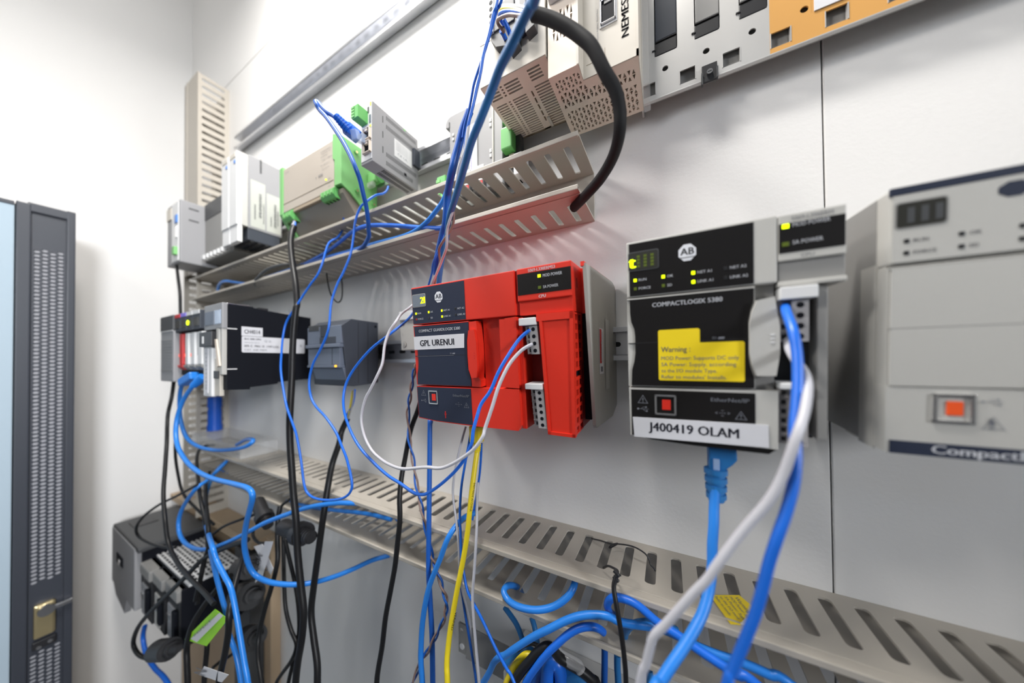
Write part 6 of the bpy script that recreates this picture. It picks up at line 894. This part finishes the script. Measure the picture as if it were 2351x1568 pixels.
cable('wire', 'brown strand twisting down beside the grey one to the red controller', 0.0013, 'cable_brown', [(-0.1595, 0.208, 0.1823), (-0.1661, 0.212, 0.1732), (-0.172, 0.216, 0.1618), (-0.1795, 0.22, 0.153), (-0.1814, 0.224, 0.1422), (-0.1876, 0.228, 0.1335), (-0.2073, 0.2332, 0.1205), (-0.214, 0.2395, 0.1154), (-0.2188, 0.2459, 0.1095), (-0.2295, 0.2523, 0.101), (-0.238, 0.2586, 0.0915), (-0.2454, 0.265, 0.0876)], None, 'wire')
cable('power_cable', 'thick black cable curving from a beige unit into the right end of the upper duct', 0.0046, 'cable_black_matt', [(-0.0881, 0.206, 0.2685), (-0.0818, 0.2071, 0.2649), (-0.0724, 0.2083, 0.2575), (-0.0633, 0.2094, 0.249), (-0.0546, 0.2106, 0.2394), (-0.0448, 0.2117, 0.2259), (-0.0369, 0.2152, 0.2076), (-0.0305, 0.2195, 0.1946), (-0.0282, 0.2237, 0.1839), (-0.0286, 0.228, 0.1727), (-0.0325, 0.2371, 0.1654), (-0.0391, 0.2461, 0.1601), (-0.0493, 0.2552, 0.1547), (-0.0605, 0.2649, 0.1525), (-0.0704, 0.2764, 0.1532), (-0.0809, 0.288, 0.1541)], None, 'cable', ends=[('yellow_core', lambda b: b.tube([(-0.0874, 0.205, 0.2673), (-0.0938, 0.2088, 0.2769), (-0.1009, 0.2127, 0.2859), (-0.1101, 0.2165, 0.2969), (-0.1198, 0.2203, 0.3072), (-0.1262, 0.2242, 0.3143), (-0.1303, 0.228, 0.3174)], 0.0013, 'cable_yellow')), ('white_core', lambda b: b.tube([(-0.0879, 0.206, 0.2688), (-0.0962, 0.2108, 0.2825), (-0.1068, 0.2156, 0.2958), (-0.1186, 0.2204, 0.3082), (-0.1268, 0.2252, 0.3174), (-0.1328, 0.23, 0.3198)], 0.0016, 'white_plastic')), ('blue_core', lambda b: b.tube([(-0.0874, 0.205, 0.2666), (-0.0947, 0.2084, 0.2751), (-0.1033, 0.2119, 0.2852), (-0.1124, 0.2153, 0.2951), (-0.1214, 0.2187, 0.3034), (-0.127, 0.2221, 0.3076), (-0.1278, 0.2256, 0.3066), (-0.1266, 0.229, 0.3056)], 0.0014, 'cable_blue')), ('brown_core', lambda b: b.tube([(-0.0877, 0.205, 0.2663), (-0.0955, 0.2079, 0.2735), (-0.1045, 0.2107, 0.2819), (-0.1127, 0.2136, 0.2902), (-0.1214, 0.2165, 0.2963), (-0.1273, 0.2194, 0.3), (-0.1284, 0.2223, 0.2997), (-0.1263, 0.2251, 0.2971), (-0.1261, 0.228, 0.2976)], 0.0014, 'cable_brown')), ('blue_ferrules', lambda b: (b.tube([(-0.1281, 0.226, 0.2978), (-0.1277, 0.2297, 0.298), (-0.1273, 0.2335, 0.2969)], 0.0019, 'cable_blue'), b.tube([(-0.1249, 0.226, 0.3055), (-0.1232, 0.2298, 0.3017), (-0.1228, 0.2335, 0.2991)], 0.0019, 'cable_blue')))])
cable('network_cable', 'teal network cable with stepped plug hanging under the grey and black controller', 0.0031, 'cable_sky', [(0.0272, 0.237, -0.0846), (0.0259, 0.2343, -0.0965), (0.0252, 0.2315, -0.1069), (0.024, 0.2288, -0.1195), (0.0233, 0.2261, -0.1327), (0.0209, 0.2209, -0.1445), (0.0171, 0.2141, -0.154), (0.012, 0.2073, -0.1613), (0.0061, 0.2005, -0.1685), (-0.0004, 0.1936, -0.1756), (-0.0068, 0.1868, -0.1833), (-0.0101, 0.18, -0.1841), (-0.0363, 0.1264, -0.2208), (-0.0494, 0.0996, -0.4742)], None, 'cable', ends=[('plug', lambda b: (b.prism([(0.0238, -0.0592), (0.0392, -0.0573), (0.0395, -0.0661), (0.0371, -0.0694), (0.0321, -0.0743), (0.0239, -0.0757)], 'y', 0.238, 0.250, 'cable_teal', 0.001), b.box(0.0261, 0.0297, 0.2365, 0.2395, -0.0752, -0.0663, 'clear_blue', 0.0005))), ('boot', lambda b: ribbed_boot(b, (0.0277, 0.24, -0.0735), (0,-0.02,-1), 0.0215, 0.0068, 0.0056, 'cable_teal', 4))])
cable('wire', 'thick pale grey wire from the terminal plug of the grey and black controller', 0.0021, 'cable_grey', [(0.0637, 0.232, 0.0135), (0.0615, 0.2224, 0.0063), (0.0615, 0.2127, -0.0008), (0.0619, 0.2037, -0.0063), (0.0605, 0.1949, -0.0139), (0.0565, 0.1861, -0.025), (0.0516, 0.1795, -0.0356), (0.046, 0.1777, -0.0537), (0.0404, 0.176, -0.0655), (0.0327, 0.1742, -0.077), (0.0263, 0.1725, -0.0869), (0.0204, 0.1707, -0.0968), (0.0153, 0.17, -0.1064), (0.0101, 0.17, -0.1142), (0.0039, 0.17, -0.1243), (-0.0033, 0.17, -0.1359), (-0.0083, 0.17, -0.1434), (-0.0105, 0.17, -0.1516), (-0.0123, 0.17, -0.1598), (-0.0159, 0.17, -0.1744), (-0.0303, 0.17, -0.2626), (-0.0375, 0.17, -0.5418)], None, 'wire')
cable('wire', 'thick bright blue wire from the terminal plug of the grey and black controller', 0.0023, 'cable_blue', [(0.062, 0.229, 0.0318), (0.059, 0.2157, 0.0259), (0.0582, 0.2042, 0.015), (0.0583, 0.2, 0.0038), (0.0573, 0.1958, -0.0096), (0.0554, 0.1917, -0.0225), (0.0536, 0.1883, -0.0332), (0.053, 0.1856, -0.0411), (0.0521, 0.1828, -0.0487), (0.0502, 0.18, -0.0586), (0.0468, 0.1772, -0.0702), (0.043, 0.1749, -0.0812), (0.0399, 0.1745, -0.093), (0.0374, 0.1741, -0.1048), (0.0346, 0.1737, -0.1169), (0.0311, 0.1732, -0.1285), (0.0276, 0.1728, -0.1395), (0.0247, 0.1724, -0.1487), (0.0224, 0.172, -0.1577), (0.0079, 0.1693, -0.2459), (0.0007, 0.168, -0.5249)], None, 'wire')
cable('network_cable', 'blue network cable bulging as a U out of the lower duct', 0.0031, 'cable_sky', [(-0.1537, 0.312, -0.2768), (-0.1476, 0.2875, -0.2472), (-0.1492, 0.2693, -0.2328), (-0.1498, 0.2597, -0.2325), (-0.1419, 0.2558, -0.2361), (-0.1278, 0.2519, -0.2342), (-0.1102, 0.2518, -0.23), (-0.095, 0.2555, -0.2238), (-0.0833, 0.2591, -0.2137), (-0.0787, 0.2641, -0.2064), (-0.0798, 0.2745, -0.2051), (-0.0824, 0.285, -0.2054)], None, 'cable')
cable('network_cable', 'sky blue network cable rising over the lower duct lip and running right inside it', 0.0031, 'cable_sky', [(-0.1752, 0.255, -0.3351), (-0.1688, 0.2538, -0.324), (-0.1625, 0.2525, -0.3116), (-0.1572, 0.2512, -0.2999), (-0.1504, 0.25, -0.2905), (-0.1433, 0.2494, -0.2846), (-0.1348, 0.2488, -0.2753), (-0.1225, 0.2482, -0.2625), (-0.1109, 0.2476, -0.2508), (-0.0961, 0.247, -0.2376), (-0.0831, 0.2492, -0.2275), (-0.0705, 0.2514, -0.2197), (-0.0583, 0.2536, -0.2154), (-0.0465, 0.2558, -0.2139), (-0.0352, 0.258, -0.2163), (-0.0063, 0.2587, -0.2101), (0.0148, 0.2593, -0.2136), (0.028, 0.26, -0.2148), (0.0435, 0.2607, -0.2145), (0.0581, 0.2613, -0.216), (0.0718, 0.262, -0.2187), (0.1307, 0.2649, -0.26), (0.1601, 0.2663, -0.5157)], None, 'cable')
cable('network_cable', 'deep blue network cable bending over the lower duct lip into a slot', 0.0031, 'cable_blue', [(-0.1214, 0.245, -0.3011), (-0.1177, 0.2453, -0.2921), (-0.1103, 0.2456, -0.2788), (-0.0995, 0.2458, -0.2615), (-0.0894, 0.2471, -0.2484), (-0.0801, 0.2499, -0.2383), (-0.071, 0.2527, -0.2314), (-0.062, 0.2554, -0.2283), (-0.0561, 0.26, -0.2311), (-0.0528, 0.265, -0.2369)], None, 'cable')
cable('network_cable', 'deep blue network cable crossing from the lower duct to the right bottom edge', 0.0031, 'cable_blue', [(-0.0421, 0.275, -0.2278), (-0.0473, 0.2677, -0.2199), (-0.0483, 0.2605, -0.2084), (-0.0435, 0.2547, -0.1969), (-0.0347, 0.2534, -0.193), (-0.0232, 0.2521, -0.1934), (-0.0096, 0.2508, -0.1998), (0.0032, 0.2491, -0.2023), (0.0141, 0.2468, -0.2046), (0.0262, 0.2445, -0.2068), (0.0375, 0.2423, -0.2082), (0.0497, 0.24, -0.2095), (0.1084, 0.2291, -0.246), (0.1377, 0.2236, -0.4992)], None, 'cable')
cable('network_cable', 'short blue network cable curling behind the black hanging cable in the lower duct', 0.003, 'cable_teal', [(-0.0377, 0.28, -0.2493), (-0.0352, 0.2728, -0.235), (-0.0286, 0.2656, -0.2211), (-0.0168, 0.2636, -0.2128), (-0.0047, 0.2668, -0.2127), (0.0036, 0.27, -0.2165)], None, 'cable')
cable('network_cable', 'teal network cable passing down through the lower duct towards the blue coil, left one', 0.0028, 'cable_teal', [(-0.1692, 0.295, -0.282), (-0.1613, 0.2925, -0.2847), (-0.1515, 0.29, -0.29), (-0.1445, 0.2875, -0.2979), (-0.1409, 0.285, -0.3033)], None, 'cable')
cable('network_cable', 'teal network cable passing down through the lower duct towards the blue coil, right one', 0.0028, 'cable_teal', [(-0.1352, 0.295, -0.28), (-0.1308, 0.2917, -0.2847), (-0.1269, 0.2883, -0.2911), (-0.1242, 0.285, -0.296)], None, 'cable')
cable('network_cable', 'deep blue network cable under the lower duct, left of the black hanging cable', 0.003, 'cable_blue_deep', [(-0.0568, 0.29, -0.2738), (-0.057, 0.29, -0.2882), (-0.0577, 0.29, -0.314), (-0.0592, 0.29, -0.404), (-0.0599, 0.29, -0.684)], None, 'cable')
cable('network_cable', 'teal network cable under the lower duct, just left of the black hanging cable', 0.003, 'cable_teal', [(-0.0453, 0.29, -0.275), (-0.0454, 0.29, -0.2875), (-0.0446, 0.29, -0.3073), (-0.0422, 0.29, -0.3973), (-0.041, 0.29, -0.6772)], None, 'cable')
cable('network_cable', 'teal network cable under the lower duct, right of the black hanging cable', 0.003, 'cable_teal', [(-0.0184, 0.29, -0.2761), (-0.0178, 0.29, -0.2833), (-0.0177, 0.29, -0.2936), (-0.0169, 0.29, -0.3836), (-0.0166, 0.29, -0.6636)], None, 'cable')
cable('power_cable', 'thin black cable hanging from the knotted tie on the lower duct', 0.0019, 'cable_black', [(-0.0395, 0.252, -0.1757), (-0.0408, 0.2483, -0.1825), (-0.0388, 0.2445, -0.1911), (-0.0362, 0.2425, -0.2031), (-0.0338, 0.2417, -0.2183), (-0.0322, 0.2408, -0.2323), (-0.0313, 0.24, -0.2515), (-0.0288, 0.2374, -0.3414), (-0.0276, 0.2361, -0.6213)], None, 'cable')
tie_wire([(-0.0744, 0.318, -0.1899), (-0.0639, 0.3144, -0.1874), (-0.0532, 0.3108, -0.1858), (-0.0461, 0.3072, -0.1814), (-0.0535, 0.3046, -0.1864), (-0.0519, 0.3035, -0.1827), (-0.0454, 0.3025, -0.1791), (-0.0315, 0.3015, -0.177), (-0.0212, 0.3004, -0.1798), (-0.0176, 0.2997, -0.1845), (-0.0166, 0.2991, -0.1877), (-0.0134, 0.2986, -0.1902), (-0.0125, 0.298, -0.1918)], [(-0.0534, 0.272, -0.1857), (-0.0488, 0.267, -0.1796), (-0.0437, 0.262, -0.1764), (-0.0389, 0.257, -0.1745), (-0.0392, 0.252, -0.1756)], (-0.039, 0.2525, -0.1738))
cable('wire', 'thin blue wire hanging from under the red controller, left of the yellow cable', 0.0014, 'cable_blue', [(-0.1946, 0.268, -0.0738), (-0.1948, 0.2649, -0.0863), (-0.1978, 0.2618, -0.1082), (-0.2015, 0.2588, -0.1355), (-0.2016, 0.2557, -0.1635), (-0.198, 0.2522, -0.1862), (-0.1943, 0.2487, -0.2064), (-0.1892, 0.2462, -0.2207), (-0.1838, 0.2445, -0.2332), (-0.1753, 0.2428, -0.2416), (-0.1631, 0.2411, -0.253), (-0.1469, 0.2394, -0.272), (-0.1351, 0.2377, -0.2822), (-0.1239, 0.236, -0.2933), (-0.0814, 0.2296, -0.3652), (-0.0602, 0.2264, -0.6361)], None, 'wire')
cable('wire', 'thin blue wire hanging right behind the yellow cable', 0.0014, 'cable_blue', [(-0.1859, 0.275, -0.0915), (-0.1886, 0.278, -0.1078), (-0.1927, 0.281, -0.1286), (-0.1983, 0.284, -0.1502), (-0.2044, 0.287, -0.1706), (-0.2097, 0.29, -0.1892)], None, 'wire')
cable('wire', 'thin pale grey wire hanging from under the red controller to the lower duct', 0.0013, 'cable_grey', [(-0.2051, 0.272, -0.0738), (-0.2075, 0.2687, -0.0868), (-0.2099, 0.2655, -0.1015), (-0.2135, 0.2622, -0.1239), (-0.2136, 0.2589, -0.1416), (-0.2101, 0.2557, -0.1544), (-0.2043, 0.2532, -0.1739), (-0.1997, 0.2508, -0.1968), (-0.1978, 0.2502, -0.2208), (-0.1993, 0.2562, -0.2467), (-0.1977, 0.2621, -0.2704), (-0.1984, 0.2681, -0.2937), (-0.2006, 0.274, -0.3183), (-0.2017, 0.28, -0.3527)], None, 'wire')
cable('wire', 'thin deep blue wire under the lower duct passing in front of the ear bracket', 0.0014, 'cable_blue_deep', [(-0.2073, 0.262, -0.2424), (-0.2052, 0.2636, -0.2595), (-0.202, 0.2652, -0.2836), (-0.1976, 0.2668, -0.3109), (-0.1944, 0.2684, -0.333), (-0.1913, 0.27, -0.3607), (-0.1845, 0.2734, -0.4502), (-0.1812, 0.2752, -0.73)], None, 'wire')
cable('wire', 'white wire hanging right of the yellow cable down to the bottom edge', 0.0015, 'cable_grey', [(-0.1819, 0.262, -0.1294), (-0.1794, 0.2562, -0.148), (-0.1757, 0.2503, -0.1655), (-0.1743, 0.2466, -0.1838), (-0.175, 0.2443, -0.2097), (-0.1757, 0.242, -0.2336), (-0.1726, 0.2396, -0.2557), (-0.168, 0.2373, -0.2845), (-0.1632, 0.235, -0.3122), (-0.1528, 0.2301, -0.4011), (-0.1476, 0.2276, -0.6806)], None, 'wire')
cable('network_cable', 'yellow network cable looping into the blue coil at the bottom edge', 0.0034, 'cable_yellow', [(-0.144, 0.25, -0.3174), (-0.1399, 0.2518, -0.3057), (-0.1351, 0.2536, -0.2958), (-0.1302, 0.2553, -0.2881), (-0.1247, 0.2571, -0.2829), (-0.1195, 0.2593, -0.2832), (-0.1208, 0.262, -0.2925), (-0.1245, 0.2647, -0.306), (-0.1275, 0.2673, -0.3187), (-0.1288, 0.27, -0.3293), (-0.1362, 0.2845, -0.417), (-0.1399, 0.2918, -0.6959)], None, 'cable')
cable('power_cable', 'pair of thick black cable turns over the yellow loop at the bottom edge', 0.0042, 'cable_black', [(-0.1352, 0.246, -0.3091), (-0.13, 0.2467, -0.2982), (-0.1224, 0.2475, -0.2856), (-0.1143, 0.2482, -0.2737), (-0.1079, 0.2489, -0.2647), (-0.1002, 0.2496, -0.2576), (-0.0955, 0.2523, -0.2594), (-0.0916, 0.2568, -0.2682), (-0.0834, 0.2614, -0.2751), (-0.0718, 0.2659, -0.2811), (-0.063, 0.2705, -0.2897), (-0.0601, 0.275, -0.2986), (-0.0434, 0.3012, -0.3799), (-0.0351, 0.3143, -0.6556)], None, 'cable')
cable('power_cable', 'thin black cable arching above the blue coil at the bottom edge', 0.0018, 'cable_black', [(-0.1393, 0.27, -0.2956), (-0.1315, 0.268, -0.286), (-0.1224, 0.266, -0.2781), (-0.1144, 0.264, -0.275), (-0.1074, 0.262, -0.2731)], None, 'cable')
cable('network_cable', 'blue coiled network cable at the bottom edge, tall middle turn', 0.0062, 'cable_blue', [(-0.1056, 0.262, -0.3097), (-0.1051, 0.2629, -0.2998), (-0.1038, 0.2637, -0.2903), (-0.1003, 0.2646, -0.2849), (-0.0962, 0.2654, -0.2848), (-0.0937, 0.2663, -0.2913), (-0.0926, 0.2671, -0.2998), (-0.0923, 0.268, -0.3088), (-0.0901, 0.2737, -0.3985), (-0.089, 0.2766, -0.6783)], 'turns of the blue coil at the bottom edge', 'cable')
cable('network_cable', 'blue coiled network cable at the bottom edge, turn left of the middle one', 0.0062, 'cable_blue_deep', [(-0.1245, 0.266, -0.3232), (-0.12, 0.2669, -0.3109), (-0.1147, 0.2677, -0.3005), (-0.1103, 0.2686, -0.2943), (-0.1068, 0.2694, -0.2962), (-0.108, 0.2703, -0.3047), (-0.1123, 0.2711, -0.3148), (-0.116, 0.272, -0.3247), (-0.1365, 0.2769, -0.4109), (-0.1468, 0.2793, -0.6889)], 'turns of the blue coil at the bottom edge', 'cable')
cable('network_cable', 'blue coiled network cable at the bottom edge, low right turn', 0.0075, 'cable_teal', [(-0.1027, 0.27, -0.316), (-0.0948, 0.2712, -0.3062), (-0.0871, 0.2724, -0.2993), (-0.0788, 0.2736, -0.2957), (-0.0715, 0.2748, -0.2974), (-0.0677, 0.276, -0.3041), (-0.039, 0.2852, -0.386), (-0.0247, 0.2898, -0.6619)], 'turns of the blue coil at the bottom edge', 'cable')
cable('network_cable', 'blue coiled network cable at the bottom edge, outer left turn', 0.004, 'cable_teal', [(-0.1575, 0.274, -0.3213), (-0.1493, 0.2755, -0.3103), (-0.1395, 0.277, -0.3025), (-0.1316, 0.2785, -0.2995), (-0.1256, 0.28, -0.3019)], 'turns of the blue coil at the bottom edge', 'cable')
MB().tube([(-0.0942, 0.262, -0.2719), (-0.0892, 0.262, -0.273), (-0.0822, 0.262, -0.2731), (-0.0753, 0.262, -0.2733), (-0.072, 0.262, -0.2769)], (0.0060, 0.0045), 'clear', 10).solo('clear_sleeve', 'torn clear plastic sleeve on the blue coil at the bottom edge', 'sleeve')

for o_ in bpy.data.objects:
    if 'local' in o_: del o_['local']
